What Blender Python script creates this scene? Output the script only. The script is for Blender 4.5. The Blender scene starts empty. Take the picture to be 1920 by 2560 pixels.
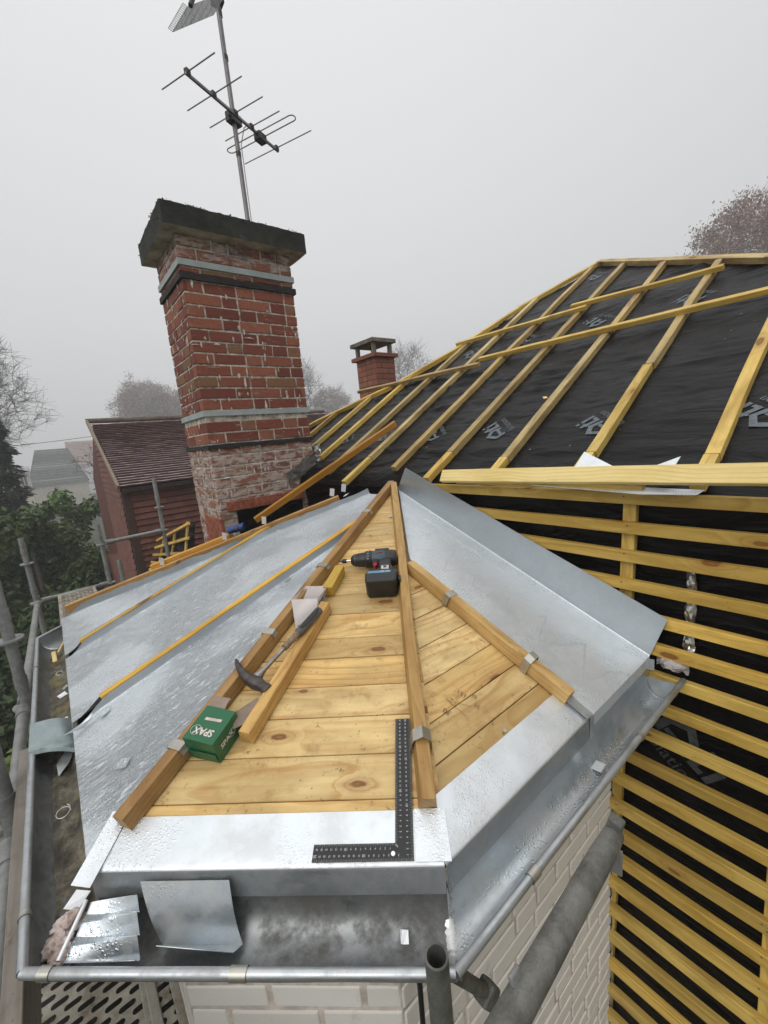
import bpy, bmesh, math, random
from mathutils import Vector, Matrix, noise
random.seed(7)
R = math.radians
V = Vector
C = bpy.context.scene.collection
scn = bpy.context.scene

# ------------------------------------------------------------------ camera
# world: X runs into the house wall, Y along the wall (away), Z up; z=0 is the eave of the bay
psi, tilt, roll = R(51.7736), R(10.4010), R(-5.2842)
fw = V((math.cos(psi)*math.cos(tilt), math.sin(psi)*math.cos(tilt), -math.sin(tilt)))
rt = V((math.sin(psi), -math.cos(psi), 0))
upv = rt.cross(fw)
cr = rt*math.cos(roll) + upv*math.sin(roll)
cu = cr.cross(fw)
cam = bpy.data.cameras.new('camera'); co = bpy.data.objects.new('camera', cam); C.objects.link(co)
co.matrix_world = Matrix(((cr.x, cu.x, -fw.x, 0.07367), (cr.y, cu.y, -fw.y, -0.49592), (cr.z, cu.z, -fw.z, 0.82735), (0, 0, 0, 1)))
cam.sensor_fit = 'HORIZONTAL'; cam.sensor_width = 36.0; cam.lens = 36.0*1039.55/1920
cam.clip_start = 0.02; cam.clip_end = 3000
scn.camera = co

# ------------------------------------------------------------------ world, sun, exposure
SUN_EL, SUN_AZ = R(42), R(205)
world = bpy.data.worlds.new('World'); scn.world = world; world.use_nodes = True
wt = world.node_tree; wt.nodes.clear()
def wn(t, **k):
    n = wt.nodes.new(t)
    for a, b in k.items(): setattr(n, a, b)
    return n
wo = wn('ShaderNodeOutputWorld'); bg = wn('ShaderNodeBackground'); bg.inputs['Strength'].default_value = 0.1
sky = wn('ShaderNodeTexSky', sky_type='NISHITA', sun_disc=False); sky.sun_elevation = SUN_EL; sky.sun_rotation = math.pi/2-SUN_AZ; sky.dust_density = 6; sky.air_density = 2
bw = wn('ShaderNodeRGBToBW'); wt.links.new(sky.outputs[0], bw.inputs[0])
tc = wn('ShaderNodeTexCoord'); sep = wn('ShaderNodeSeparateXYZ'); wt.links.new(tc.outputs['Generated'], sep.inputs[0])
ramp = wn('ShaderNodeValToRGB'); wt.links.new(sep.outputs['Z'], ramp.inputs[0])
cr_ = ramp.color_ramp
def gcol(v): return (v*1.34*0.992, v*1.34*0.996, v*1.34*1.01, 1)
cr_.elements[0].position = 0.0; cr_.elements[0].color = gcol(0.50)
cr_.elements[1].position = 1.0; cr_.elements[1].color = gcol(1.45)
for p_, v_ in ((0.25, 0.63), (0.55, 0.665), (0.72, 0.70), (0.88, 1.12)):
    e_ = cr_.elements.new(p_); e_.color = gcol(v_)
gl = V((math.cos(R(66))*math.cos(R(50)), math.sin(R(66))*math.cos(R(50)), math.sin(R(50))))
dt = wn('ShaderNodeVectorMath', operation='DOT_PRODUCT'); wt.links.new(tc.outputs['Generated'], dt.inputs[0]); dt.inputs[1].default_value = gl
mr = wn('ShaderNodeMapRange'); mr.inputs[1].default_value = 0.55; mr.inputs[2].default_value = 1.0; mr.inputs[3].default_value = 8.6; mr.inputs[4].default_value = 10.3
wt.links.new(dt.outputs['Value'], mr.inputs[0])
sc10 = wn('ShaderNodeVectorMath', operation='SCALE'); wt.links.new(mr.outputs[0], sc10.inputs['Scale'])
wt.links.new(ramp.outputs[0], sc10.inputs[0])
mixw = wn('ShaderNodeMix', data_type='RGBA'); mixw.inputs[0].default_value = 0.93
wt.links.new(bw.outputs[0], mixw.inputs[6]); wt.links.new(sc10.outputs[0], mixw.inputs[7])
wt.links.new(mixw.outputs[2], bg.inputs['Color']); wt.links.new(bg.outputs[0], wo.inputs[0])

sl = bpy.data.lights.new('sun', 'SUN'); sl.energy = 1.35; sl.angle = R(40); sl.color = (1, 0.97, 0.93)
so = bpy.data.objects.new('sun', sl); C.objects.link(so)
sd = V((math.cos(SUN_EL)*math.cos(SUN_AZ), math.cos(SUN_EL)*math.sin(SUN_AZ), math.sin(SUN_EL)))
so.rotation_euler = sd.to_track_quat('Z', 'Y').to_euler()
scn.view_settings.view_transform = 'Standard'; scn.view_settings.look = 'None'
scn.view_settings.exposure = 0.0; scn.view_settings.gamma = 1.0
scn.cycles.max_bounces = 8; scn.cycles.volume_bounces = 1
try: scn.cycles.use_denoising = True
except Exception: pass

# ------------------------------------------------------------------ material helpers
class NM:
    def __init__(s, name):
        s.m = bpy.data.materials.new(name); s.m.use_nodes = True; s.t = s.m.node_tree; s.t.nodes.clear()
        s.out = s.n('ShaderNodeOutputMaterial'); s.b = s.n('ShaderNodeBsdfPrincipled'); s.l(s.b.outputs[0], s.out.inputs[0])
    def n(s, t, **k):
        o = s.t.nodes.new(t)
        for a, b in k.items(): setattr(o, a, b)
        return o
    def l(s, a, b): s.t.links.new(a, b)
    def set(s, **k):
        for a, b in k.items():
            i = s.b.inputs[a.replace('_', ' ')]
            if hasattr(b, 'links'): s.l(b, i)
            elif isinstance(b, (tuple, list)) and len(b) == 3: i.default_value = (*b, 1)
            else: i.default_value = b
        return s
    def coord(s, scale=(1, 1, 1), rnd=True, kind='Object'):
        c = s.n('ShaderNodeTexCoord').outputs[kind]
        m = s.n('ShaderNodeMapping'); m.inputs['Scale'].default_value = scale
        s.l(c, m.inputs[0])
        if rnd:
            oi = s.n('ShaderNodeObjectInfo')
            sc = s.n('ShaderNodeVectorMath', operation='SCALE'); sc.inputs['Scale'].default_value = 37.0
            cb = s.n('ShaderNodeCombineXYZ')
            for i in range(3): s.l(oi.outputs['Random'], cb.inputs[i])
            s.l(cb.outputs[0], sc.inputs[0]); s.l(sc.outputs[0], m.inputs['Location'])
        return m.outputs[0]
    def noise(s, vec, scale=5, detail=4, rough=0.55, dist=0.0):
        n = s.n('ShaderNodeTexNoise'); n.inputs['Scale'].default_value = scale; n.inputs['Detail'].default_value = detail
        n.inputs['Roughness'].default_value = rough; n.inputs['Distortion'].default_value = dist
        s.l(vec, n.inputs['Vector']); return n.outputs['Fac']
    def vor(s, vec, scale=5, feature='F1', out='Distance', rand=1.0):
        n = s.n('ShaderNodeTexVoronoi', feature=feature); n.inputs['Scale'].default_value = scale
        n.inputs['Randomness'].default_value = rand
        s.l(vec, n.inputs['Vector']); return n.outputs[out]
    def ramp(s, fac, stops, interp='LINEAR'):
        r = s.n('ShaderNodeValToRGB'); s.l(fac, r.inputs[0]); e = r.color_ramp; e.interpolation = interp
        while len(e.elements) < len(stops): e.elements.new(0.5)
        for el, (p, c) in zip(e.elements, stops):
            el.position = p; el.color = (c, c, c, 1) if not isinstance(c, (tuple, list)) else (*c, 1)
        return r.outputs[0]
    def mix(s, f, a, b, mode='MIX'):
        n = s.n('ShaderNodeMix', data_type='RGBA', blend_type=mode); 
        for i, x in ((0, f), (6, a), (7, b)):
            if hasattr(x, 'links'): s.l(x, n.inputs[i])
            elif isinstance(x, (tuple, list)): n.inputs[i].default_value = (*x, 1)
            else: n.inputs[i].default_value = x
        return n.outputs[2]
    def math(s, op, a, b=None, clamp=False):
        n = s.n('ShaderNodeMath', operation=op, use_clamp=clamp)
        for i, x in ((0, a), (1, b)):
            if x is None: continue
            if hasattr(x, 'links'): s.l(x, n.inputs[i])
            else: n.inputs[i].default_value = x
        return n.outputs[0]
    def bump(s, h, strength=0.3, dist=0.002, prev=None):
        b = s.n('ShaderNodeBump'); b.inputs['Strength'].default_value = strength; b.inputs['Distance'].default_value = dist
        s.l(h, b.inputs['Height'])
        if prev is not None: s.l(prev, b.inputs['Normal'])
        return b.outputs[0]
    def rnd(s): return s.n('ShaderNodeObjectInfo').outputs['Random']

def wood(name, light, dark, knot=(0.16, 0.06, 0.02), stain=None, stain_amt=0.0, grime=0.0, knots=0.5, rough=0.5, ring=75.0):
    m = NM(name)
    v = m.coord((1, 1, 1))
    loc = m.n('ShaderNodeTexCoord').outputs['Object']; sp = m.n('ShaderNodeSeparateXYZ'); m.l(loc, sp.inputs[0])
    rn = m.rnd(); r2 = m.math('FRACT', m.math('MULTIPLY', rn, 7.31)); r3 = m.math('FRACT', m.math('MULTIPLY', rn, 13.7))
    # pith line of the log wanders slowly along the piece
    wx = m.n('ShaderNodeMapping'); wx.inputs['Scale'].default_value = (1.5, 0.2, 0.2); m.l(v, wx.inputs[0])
    wob = m.n('ShaderNodeTexNoise'); wob.inputs['Scale'].default_value = 1.3; wob.inputs['Detail'].default_value = 2; m.l(wx.outputs[0], wob.inputs['Vector'])
    ws = m.n('ShaderNodeSeparateColor'); m.l(wob.outputs['Color'], ws.inputs[0])
    yy = m.math('ADD', sp.outputs['Y'], m.math('ADD', m.math('MULTIPLY', m.math('SUBTRACT', r2, 0.5), 0.10), m.math('MULTIPLY', m.math('SUBTRACT', ws.outputs[0], 0.5), 0.10)))
    zz = m.math('ADD', sp.outputs['Z'], m.math('ADD', m.math('MULTIPLY', r3, 0.05), m.math('MULTIPLY', ws.outputs[1], 0.09)))
    rad = m.math('SQRT', m.math('ADD', m.math('MULTIPLY', yy, yy), m.math('MULTIPLY', zz, zz)))
    # knots: sparse cells; the rings swell round them
    kv = m.n('ShaderNodeMapping'); kv.inputs['Scale'].default_value = (3.4, 9.5, 9.5); m.l(v, kv.inputs[0])
    vn = m.n('ShaderNodeTexVoronoi', voronoi_dimensions='2D'); vn.inputs['Scale'].default_value = 1.0; m.l(kv.outputs[0], vn.inputs['Vector'])
    kc = m.n('ShaderNodeSeparateColor'); m.l(vn.outputs['Color'], kc.inputs[0])
    has = m.math('LESS_THAN', kc.outputs[0], knots*0.55)
    kd = m.math('ADD', vn.outputs['Distance'], m.math('MULTIPLY', m.math('SUBTRACT', m.noise(v, 60, 2), 0.5), 0.06))
    kdr = m.math('ADD', m.math('MULTIPLY', kd, m.math('ADD', 0.75, m.math('MULTIPLY', kc.outputs[1], 1.6))), m.math('MULTIPLY', m.math('SUBTRACT', 1.0, has), 2.0))
    swell = m.ramp(kdr, [(0.0, 1.0), (0.18, 0.55), (0.36, 0.16), (0.62, 0.0)])
    fine = m.n('ShaderNodeMapping'); fine.inputs['Scale'].default_value = (2.0, 42, 42); m.l(v, fine.inputs[0])
    g1 = m.noise(fine.outputs[0], 1.0, 5, 0.65, 0.3)
    ph = m.math('ADD', m.math('MULTIPLY', rad, ring), m.math('ADD', m.math('MULTIPLY', swell, 2.6), m.math('MULTIPLY', g1, 0.35)))
    saw = m.math('FRACT', ph)
    late = m.ramp(saw, [(0.0, 0.10), (0.55, 0.25), (0.86, 1.0), (0.95, 0.75), (1.0, 0.10)])
    amp = m.ramp(m.noise(wx.outputs[0], 2.0, 2), [(0.3, 0.25), (0.7, 0.75)])
    f = m.math('ADD', m.math('MULTIPLY', late, amp), m.math('MULTIPLY', m.math('SUBTRACT', g1, 0.5), 1.7))
    col = m.mix(m.ramp(f, [(0.0, 0.0), (0.75, 0.9)]), light, dark)
    tone = m.ramp(rn, [(0.0, 0.68), (0.5, 0.97), (1.0, 1.16)])
    hue = m.ramp(r2, [(0.0, (1.0, 0.93, 0.80)), (0.5, (1, 1, 1)), (1.0, (0.97, 1.02, 1.12))])
    col = m.mix(1.0, m.mix(1.0, col, tone, 'MULTIPLY'), hue, 'MULTIPLY')
    big = m.noise(v, 4.5, 3)
    col = m.mix(m.ramp(big, [(0.40, 0.0), (0.75, 0.30)]), col, dark)
    if stain is not None:
        sv = m.n('ShaderNodeMapping'); sv.inputs['Scale'].default_value = (4.0, 13, 13); m.l(v, sv.inputs[0])
        col = m.mix(m.math('MULTIPLY', m.ramp(m.noise(sv.outputs[0], 1.0, 4, 0.6), [(0.44, 0.0), (0.66, 1.0)]), stain_amt), col, stain)
    halo = m.ramp(kdr, [(0.06, 0.9), (0.16, 0.45), (0.34, 0.0)])
    col = m.mix(m.math('MULTIPLY', halo, 0.8), col, tuple((a+b)*0.5 for a, b in zip(knot, dark)))
    core = m.ramp(kdr, [(0.0, 0.6), (0.05, 0.85), (0.085, 0.9), (0.12, 0.0)])
    col = m.mix(core, col, knot)
    if grime > 0:
        d = m.ramp(m.noise(v, 52.0, 5, 0.75), [(0.59, 0.0), (0.69, 0.8)])
        zone = m.ramp(m.noise(v, 7.0, 2), [(0.44, 0.0), (0.58, 1.0)])
        col = m.mix(m.math('MULTIPLY', m.math('MULTIPLY', d, zone), grime), col, (0.05, 0.026, 0.013))
        sp_ = m.ramp(m.vor(v, 60.0), [(0.05, 1.0), (0.13, 0.0)])
        sps = m.ramp(m.noise(v, 11.0, 1), [(0.50, 0.0), (0.57, 1.0)])
        col = m.mix(m.math('MULTIPLY', m.math('MULTIPLY', sp_, sps), grime), col, (0.07, 0.035, 0.015))
        mo = m.math('MULTIPLY', m.ramp(m.noise(v, 24.0, 5, 0.7), [(0.50, 0.0), (0.68, 1.0)]), m.ramp(m.noise(v, 5.0, 2), [(0.42, 0.0), (0.62, 1.0)]))
        col = m.mix(m.math('MULTIPLY', mo, 0.55*grime), col, tuple(c*0.62 for c in dark))
    m.set(Base_Color=col, Roughness=m.ramp(big, [(0.3, rough-0.12), (0.7, rough+0.15)]), Normal=m.bump(m.math('ADD', g1, m.math('MULTIPLY', late, 0.4)), 0.22, 0.0012))
    m.b.inputs['Specular IOR Level'].default_value = 0.35
    return m.m

def zinc(name, lo, hi, r0=0.28, r1=0.5, streak=None, drops=0.0, dirt=None, dirt_amt=0.0, dscale=6.0, metal=0.9, dsize=85.0, scratch=0.0):
    m = NM(name)
    v = m.coord((1, 1, 1), rnd=True)
    n1 = m.noise(v, dscale, 5, 0.6, 0.1); n2 = m.noise(v, 45, 3, 0.6); n3 = m.noise(v, 260, 2, 0.5)
    f = m.math('ADD', m.math('MULTIPLY', n1, 0.40), m.math('ADD', m.math('MULTIPLY', n2, 0.30), m.math('MULTIPLY', n3, 0.30)))
    col = m.ramp(f, [(0.34, lo), (0.66, hi)])
    rough = m.ramp(f, [(0.35, r0), (0.65, r1)])
    nrm = None
    if streak:
        sv = m.n('ShaderNodeMapping'); sv.inputs['Scale'].default_value = streak; m.l(v, sv.inputs[0])
        sn = m.noise(sv.outputs[0], 1.0, 5, 0.6, 0.35)
        band = m.ramp(sn, [(0.38, 0.0), (0.47, 1.0), (0.51, 0.1), (0.56, 0.9), (0.60, 0.0), (0.66, 0.8)])
        zone = m.ramp(m.noise(v, 2.6, 2), [(0.38, 0.25), (0.54, 1.0)])
        sm = m.math('MULTIPLY', band, zone)
        col = m.mix(m.math('MULTIPLY', sm, 0.25), col, tuple(c*0.55 for c in lo))
        nrm = m.bump(sm, 0.9, 0.004, nrm)
    if drops > 0:
        d1 = m.ramp(m.vor(v, dsize), [(0.22, 1.0), (0.36, 0.0)])
        d2 = m.ramp(m.vor(v, dsize*2.3), [(0.2, 0.6), (0.34, 0.0)])
        z = m.ramp(m.noise(v, 7.0, 3), [(0.46, 0.0), (0.58, 1.0)])
        gn = m.n('ShaderNodeNewGeometry'); gz = m.n('ShaderNodeSeparateXYZ'); m.l(gn.outputs['Normal'], gz.inputs[0])
        flat = m.ramp(m.math('ABSOLUTE', gz.outputs['Z']), [(0.35, 0.0), (0.75, 1.0)])
        dd = m.math('MULTIPLY', m.math('MULTIPLY', m.math('MAXIMUM', d1, d2), z), flat)
        nrm = m.bump(dd, drops, 0.0022, nrm)
        rough = m.mix(m.math('MULTIPLY', dd, 0.8), rough, (0.08, 0.08, 0.08))
    if scratch > 0:
        # wiped zigzag and a pale tide line left by the wet sheet (object space)
        so = m.n('ShaderNodeSeparateXYZ'); m.l(m.n('ShaderNodeTexCoord').outputs['Object'], so.inputs[0])
        wob = m.math('MULTIPLY', m.math('SUBTRACT', m.noise(v, 9.0, 4, 0.6), 0.5), 0.07)
        tri = m.math('MULTIPLY', m.math('ABSOLUTE', m.math('SUBTRACT', m.math('FRACT', m.math('MULTIPLY', m.math('ADD', so.outputs['Y'], wob), 7.0)), 0.5)), 2.0)
        dz = m.math('ABSOLUTE', m.math('SUBTRACT', m.math('ADD', so.outputs['X'], m.math('MULTIPLY', wob, 0.5)), m.math('ADD', 1.24, m.math('MULTIPLY', tri, 0.16))))
        zz_ = m.math('MULTIPLY', m.ramp(dz, [(0.004, 1.0), (0.013, 0.0)]), m.ramp(m.noise(v, 5.0, 3), [(0.40, 0.0), (0.52, 1.0)]))
        d2_ = m.math('ABSOLUTE', m.math('SUBTRACT', m.math('ADD', so.outputs['X'], m.math('MULTIPLY', wob, 1.0)), 1.478))
        tl = m.math('MULTIPLY', m.ramp(d2_, [(0.003, 1.0), (0.010, 0.0)]), m.ramp(m.noise(v, 14.0, 3), [(0.40, 0.2), (0.55, 1.0)]))
        tri2 = m.math('FRACT', m.math('MULTIPLY', m.math('ADD', so.outputs['Y'], m.math('MULTIPLY', so.outputs['X'], 0.8)), 9.0))
        tk = m.math('MULTIPLY', m.ramp(tri2, [(0.0, 1.0), (0.06, 0.0)]), m.ramp(so.outputs['X'], [(0.0, 0.0), (0.999, 0.0), (1.0, 0.0)]))
        col = m.mix(m.math('MULTIPLY', zz_, scratch*0.45), col, (0.33, 0.345, 0.35))
        col = m.mix(m.math('MULTIPLY', tl, scratch*0.6), col, (0.80, 0.84, 0.86))
        rough = m.mix(m.math('MULTIPLY', m.math('MAXIMUM', zz_, tl), scratch), rough, (0.6, 0.6, 0.6))
    met = metal
    if dirt is not None:
        dm = m.math('MULTIPLY', m.ramp(m.noise(v, 9.0, 6, 0.68, 0.1), [(0.44, 0.0), (0.60, 1.0)]), dirt_amt)
        col = m.mix(dm, col, dirt); rough = m.mix(dm, rough, (0.75, 0.75, 0.75))
        met = m.ramp(dm, [(0.0, metal), (0.9, 0.1)])
    und = m.noise(v, 4.0, 2)
    nrm = m.bump(und, 0.10, 0.005, nrm)
    m.set(Base_Color=col, Roughness=rough, Metallic=met, Normal=nrm)
    return m.m

def plain(name, col, rough=0.6, metal=0.0, var=0.25, scale=30.0, bump=0.0, bdist=0.001, spec=None):
    m = NM(name); v = m.coord((1, 1, 1))
    n = m.noise(v, scale, 4, 0.6)
    c = m.ramp(n, [(0.3, tuple(x*(1-var) for x in col)), (0.7, tuple(min(1, x*(1+var)) for x in col))])
    m.set(Base_Color=c, Roughness=rough, Metallic=metal)
    if bump: m.set(Normal=m.bump(n, bump, bdist))
    if spec is not None: m.b.inputs['Specular IOR Level'].default_value = spec
    return m.m

MAT = {}
MAT['board'] = wood('pine_board', (0.71, 0.525, 0.235), (0.44, 0.235, 0.070), knot=(0.17, 0.06, 0.02), stain=(0.40, 0.265, 0.10), stain_amt=0.6, grime=1.0, knots=0.85, rough=0.46, ring=64)
MAT['batten'] = wood('treated_batten', (0.71, 0.50, 0.13), (0.45, 0.265, 0.05), knot=(0.2, 0.075, 0.015), stain=(0.36, 0.22, 0.035), stain_amt=0.65, grime=0.45, knots=0.8)
MAT['rafter'] = wood('weathered_batten', (0.60, 0.455, 0.19), (0.36, 0.235, 0.085), knot=(0.12, 0.05, 0.02), stain=(0.19, 0.105, 0.035), stain_amt=0.75, grime=0.6, knots=0.6)
MAT['roll'] = wood('stained_roll_batten', (0.55, 0.345, 0.135), (0.32, 0.17, 0.06), knot=(0.05, 0.018, 0.008), stain=(0.17, 0.065, 0.015), stain_amt=0.6, grime=0.6, knots=0.4)
MAT['roll2'] = wood('golden_roll_batten', (0.68, 0.465, 0.185), (0.44, 0.25, 0.075), knot=(0.06, 0.02, 0.008), stain=(0.22, 0.09, 0.02), stain_amt=0.5, grime=0.7, knots=0.4)
MAT['yroll'] = wood('yellow_roll_batten', (0.68, 0.43, 0.07), (0.50, 0.26, 0.03), knot=(0.14, 0.05, 0.01), stain=(0.3, 0.15, 0.02), stain_amt=0.4, grime=0.3, knots=0.5)
MAT['plank'] = wood('pale_plank', (0.80, 0.63, 0.27), (0.62, 0.43, 0.13), knot=(0.36, 0.17, 0.05), stain=(0.55, 0.40, 0.08), stain_amt=0.3, grime=0.15, knots=0.7)
MAT['orange'] = wood('orange_batten', (0.62, 0.31, 0.05), (0.40, 0.17, 0.02), stain=(0.3, 0.12, 0.015), stain_amt=0.4, grime=0.3, knots=0.3)
MAT['zwet'] = zinc('zinc_wet_streaked', (0.64, 0.685, 0.715), (0.72, 0.765, 0.795), 0.32, 0.38, streak=(5.0, 85, 85), drops=0.40, dsize=150, metal=0.55)
MAT['zright'] = zinc('zinc_wet_scratched', (0.62, 0.66, 0.69), (0.70, 0.74, 0.77), 0.30, 0.37, drops=0.45, dsize=190, scratch=0.8, dirt=(0.50, 0.475, 0.43), dirt_amt=0.12, metal=0.55)
MAT['zfold'] = zinc('zinc_shaded_fold', (0.40, 0.435, 0.46), (0.50, 0.54, 0.565), 0.34, 0.44, metal=0.85)  # drop-free zinc; dimmer light on the upright faces is put into its colour
MAT['zdrop'] = zinc('zinc_old_shaded_drip', (0.33, 0.355, 0.365), (0.48, 0.51, 0.525), 0.38, 0.5, metal=0.85, dirt=(0.20, 0.195, 0.18), dirt_amt=0.35)  # older zinc; dark reflection on the upright drop is painted into its colour
MAT['zapron'] = zinc('zinc_bright_apron', (0.72, 0.765, 0.795), (0.79, 0.835, 0.86), 0.40, 0.50, drops=0.40, dsize=165, dirt=(0.42, 0.36, 0.31), dirt_amt=0.22, metal=0.85)
MAT['zdull'] = zinc('zinc_dull', (0.40, 0.43, 0.44), (0.60, 0.63, 0.64), 0.4, 0.6, dirt=(0.26, 0.25, 0.23), dirt_amt=0.5, dscale=9)
MAT['zgut'] = zinc('zinc_gutter_clean', (0.48, 0.525, 0.555), (0.60, 0.645, 0.675), 0.28, 0.38, drops=0.45, dsize=120, dirt=(0.36, 0.32, 0.25), dirt_amt=0.3)
MAT['zgut_dirty'] = zinc('zinc_gutter_stained', (0.20, 0.21, 0.21), (0.31, 0.325, 0.325), 0.36, 0.52, dirt=(0.085, 0.08, 0.068), dirt_amt=0.85, dscale=8)
MAT['zbead'] = zinc('zinc_bead', (0.42, 0.445, 0.455), (0.56, 0.585, 0.595), 0.32, 0.5, dirt=(0.14, 0.13, 0.12), dirt_amt=0.4)
MAT['clip'] = zinc('zinc_clip', (0.40, 0.385, 0.34), (0.55, 0.535, 0.48), 0.35, 0.5)
MAT['zcard'] = zinc('zinc_offcut', (0.80, 0.82, 0.83), (0.92, 0.93, 0.94), 0.4, 0.55, metal=0.6)
MAT['solder'] = zinc('solder', (0.40, 0.40, 0.39), (0.66, 0.66, 0.645), 0.2, 0.4, dscale=40)
MAT['tube'] = zinc('galvanised_tube', (0.22, 0.225, 0.22), (0.36, 0.365, 0.36), 0.45, 0.65, dirt=(0.12, 0.115, 0.105), dirt_amt=0.6, dscale=14, metal=0.55)
MAT['tube_dark'] = zinc('weathered_tube', (0.13, 0.13, 0.115), (0.27, 0.27, 0.25), 0.45, 0.7, dirt=(0.05, 0.05, 0.042), dirt_amt=0.8, dscale=12, metal=0.5)
MAT['deck'] = zinc('dirty_steel_deck', (0.24, 0.23, 0.19), (0.40, 0.38, 0.33), 0.55, 0.8, dirt=(0.17, 0.13, 0.075), dirt_amt=0.9, dscale=9, metal=0.2)
MAT['black'] = plain('black_rubber', (0.012, 0.012, 0.013), 0.45)
MAT['alu'] = plain('aerial_aluminium', (0.20, 0.19, 0.19), 0.45, 0.6, 0.15)
MAT['pvc'] = plain('aerial_black_plastic', (0.03, 0.028, 0.028), 0.5)
MAT['white_print'] = plain('white_print', (0.75, 0.75, 0.74), 0.6, 0, 0.05)
MAT['grey_print'] = plain('grey_print', (0.10, 0.12, 0.135), 0.6, 0, 0.35, 60)
MAT['moss'] = plain('moss', (0.045, 0.05, 0.018), 0.95, 0, 0.6, 60, 0.6, 0.004)

def membrane_mat():
    m = NM('black_roof_membrane'); v = m.coord((1, 1, 1), rnd=False)
    n = m.noise(v, 3.5, 5, 0.6); f = m.noise(v, 420, 2, 0.5)
    dust = m.ramp(m.noise(v, 5.0, 5, 0.65), [(0.52, 0.0), (0.72, 1.0)])
    col = m.mix(m.math('MULTIPLY', dust, 0.35), (0.003, 0.003, 0.0032), (0.013, 0.0128, 0.0126))
    col = m.mix(m.math('MULTIPLY', m.ramp(f, [(0.45, 0.0), (0.6, 1.0)]), 0.2), col, (0.010, 0.010, 0.0105))
    wv = m.n('ShaderNodeMapping'); wv.inputs['Scale'].default_value = (4, 1.0, 4); m.l(v, wv.inputs[0])
    w = m.noise(wv.outputs[0], 3.0, 4, 0.55, 0.8)
    m.set(Base_Color=col, Roughness=m.ramp(n, [(0.3, 0.32), (0.7, 0.46)]), Normal=m.bump(f, 0.12, 0.0006, m.bump(w, 0.8, 0.03)))
    m.b.inputs['Specular IOR Level'].default_value = 0.15
    return m.m
MAT['membrane'] = membrane_mat()

def brick_mat(name, a, b, c, efflo=0.0, z_lo=-99, z_hi=99, white=(0.52, 0.48, 0.43)):
    m = NM(name); v = m.coord((1, 1, 1), rnd=False)
    at = m.n('ShaderNodeAttribute'); at.attribute_name = 'tint'
    col = m.ramp(at.outputs['Fac'], [(0.0, a), (0.45, b), (0.8, c), (1.0, (0.20, 0.115, 0.055))])
    col = m.mix(m.ramp(m.noise(v, 55, 4, 0.7), [(0.35, 0.0), (0.75, 0.5)]), col, tuple(x*0.5 for x in a))
    if efflo > 0:
        z = m.n('ShaderNodeSeparateXYZ'); tcn = m.n('ShaderNodeTexCoord'); m.l(tcn.outputs['Object'], z.inputs[0])
        zl = m.ramp(z.outputs['Z'], [(0, 1.0), (1, 1.0)])
        lo = m.n('ShaderNodeMapRange'); lo.inputs[1].default_value = z_lo+0.06; lo.inputs[2].default_value = z_lo-0.06; m.l(z.outputs['Z'], lo.inputs[0])
        hi = m.n('ShaderNodeMapRange'); hi.inputs[1].default_value = z_hi-0.04; hi.inputs[2].default_value = z_hi+0.04; m.l(z.outputs['Z'], hi.inputs[0])
        zone = m.math('MAXIMUM', lo.outputs[0], hi.outputs[0])
        sm = m.n('ShaderNodeMapping'); sm.inputs['Scale'].default_value = (9, 9, 26); m.l(v, sm.inputs[0])
        e = m.noise(sm.outputs[0], 1.0, 6, 0.7, 0.8)
        thr = m.math('ADD', e, m.math('SUBTRACT', m.math('MULTIPLY', zone, 0.16), 0.03))
        ef = m.ramp(thr, [(0.58, 0.0), (0.66, 0.75), (0.75, 1.0)])
        col = m.mix(m.math('MULTIPLY', ef, efflo), col, white)
        col = m.mix(m.math('MULTIPLY', zone, 0.18), col, (0.33, 0.22, 0.17))
        soot = m.math('MULTIPLY', m.ramp(m.noise(v, 8, 4, 0.6), [(0.5, 0.0), (0.7, 1.0)]), hi.outputs[0])
        col = m.mix(m.math('MULTIPLY', soot, 0.8), col, (0.035, 0.032, 0.028))
    m.set(Base_Color=col, Roughness=0.85, Normal=m.bump(m.noise(v, 70, 5, 0.7), 0.5, 0.003))
    return m.m
MAT['brick'] = brick_mat('old_red_brick', (0.165, 0.043, 0.027), (0.245, 0.074, 0.043), (0.31, 0.112, 0.062), 0.85, 0.86, 2.03)
MAT['brick2'] = brick_mat('clean_red_brick', (0.23, 0.075, 0.045), (0.29, 0.098, 0.058), (0.33, 0.125, 0.075))
def mortar_mat():
    m = NM('lime_mortar'); v = m.coord((1, 1, 1), rnd=False)
    m.set(Base_Color=m.ramp(m.noise(v, 26, 5, 0.7), [(0.35, (0.20, 0.17, 0.135)), (0.5, (0.46, 0.42, 0.35)), (0.68, (0.70, 0.67, 0.60))]), Roughness=0.95,
          Normal=m.bump(m.noise(v, 90, 4, 0.7), 0.6, 0.004))
    return m.m
MAT['mortar'] = mortar_mat()
def whitebrick_mat():
    m = NM('white_painted_brick'); v = m.coord((1, 1, 1), rnd=False)
    at = m.n('ShaderNodeAttribute'); at.attribute_name = 'tint'
    col = m.ramp(at.outputs['Fac'], [(0, (0.72, 0.69, 0.635)), (1, (0.79, 0.765, 0.715))])
    col = m.mix(m.math('MULTIPLY', m.ramp(m.noise(v, 11, 6, 0.7), [(0.6, 0.0), (0.72, 1.0)]), 0.35), col, (0.28, 0.22, 0.18))
    sp = m.math('MULTIPLY', m.ramp(m.vor(v, 26), [(0.05, 1.0), (0.12, 0.0)]), m.ramp(m.noise(v, 6, 2), [(0.56, 0.0), (0.62, 1.0)]))
    col = m.mix(sp, col, (0.10, 0.07, 0.05))
    m.set(Base_Color=col, Roughness=0.7, Normal=m.bump(m.noise(v, 60, 5, 0.65), 0.4, 0.003))
    return m.m
MAT['wbrick'] = whitebrick_mat()
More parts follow.
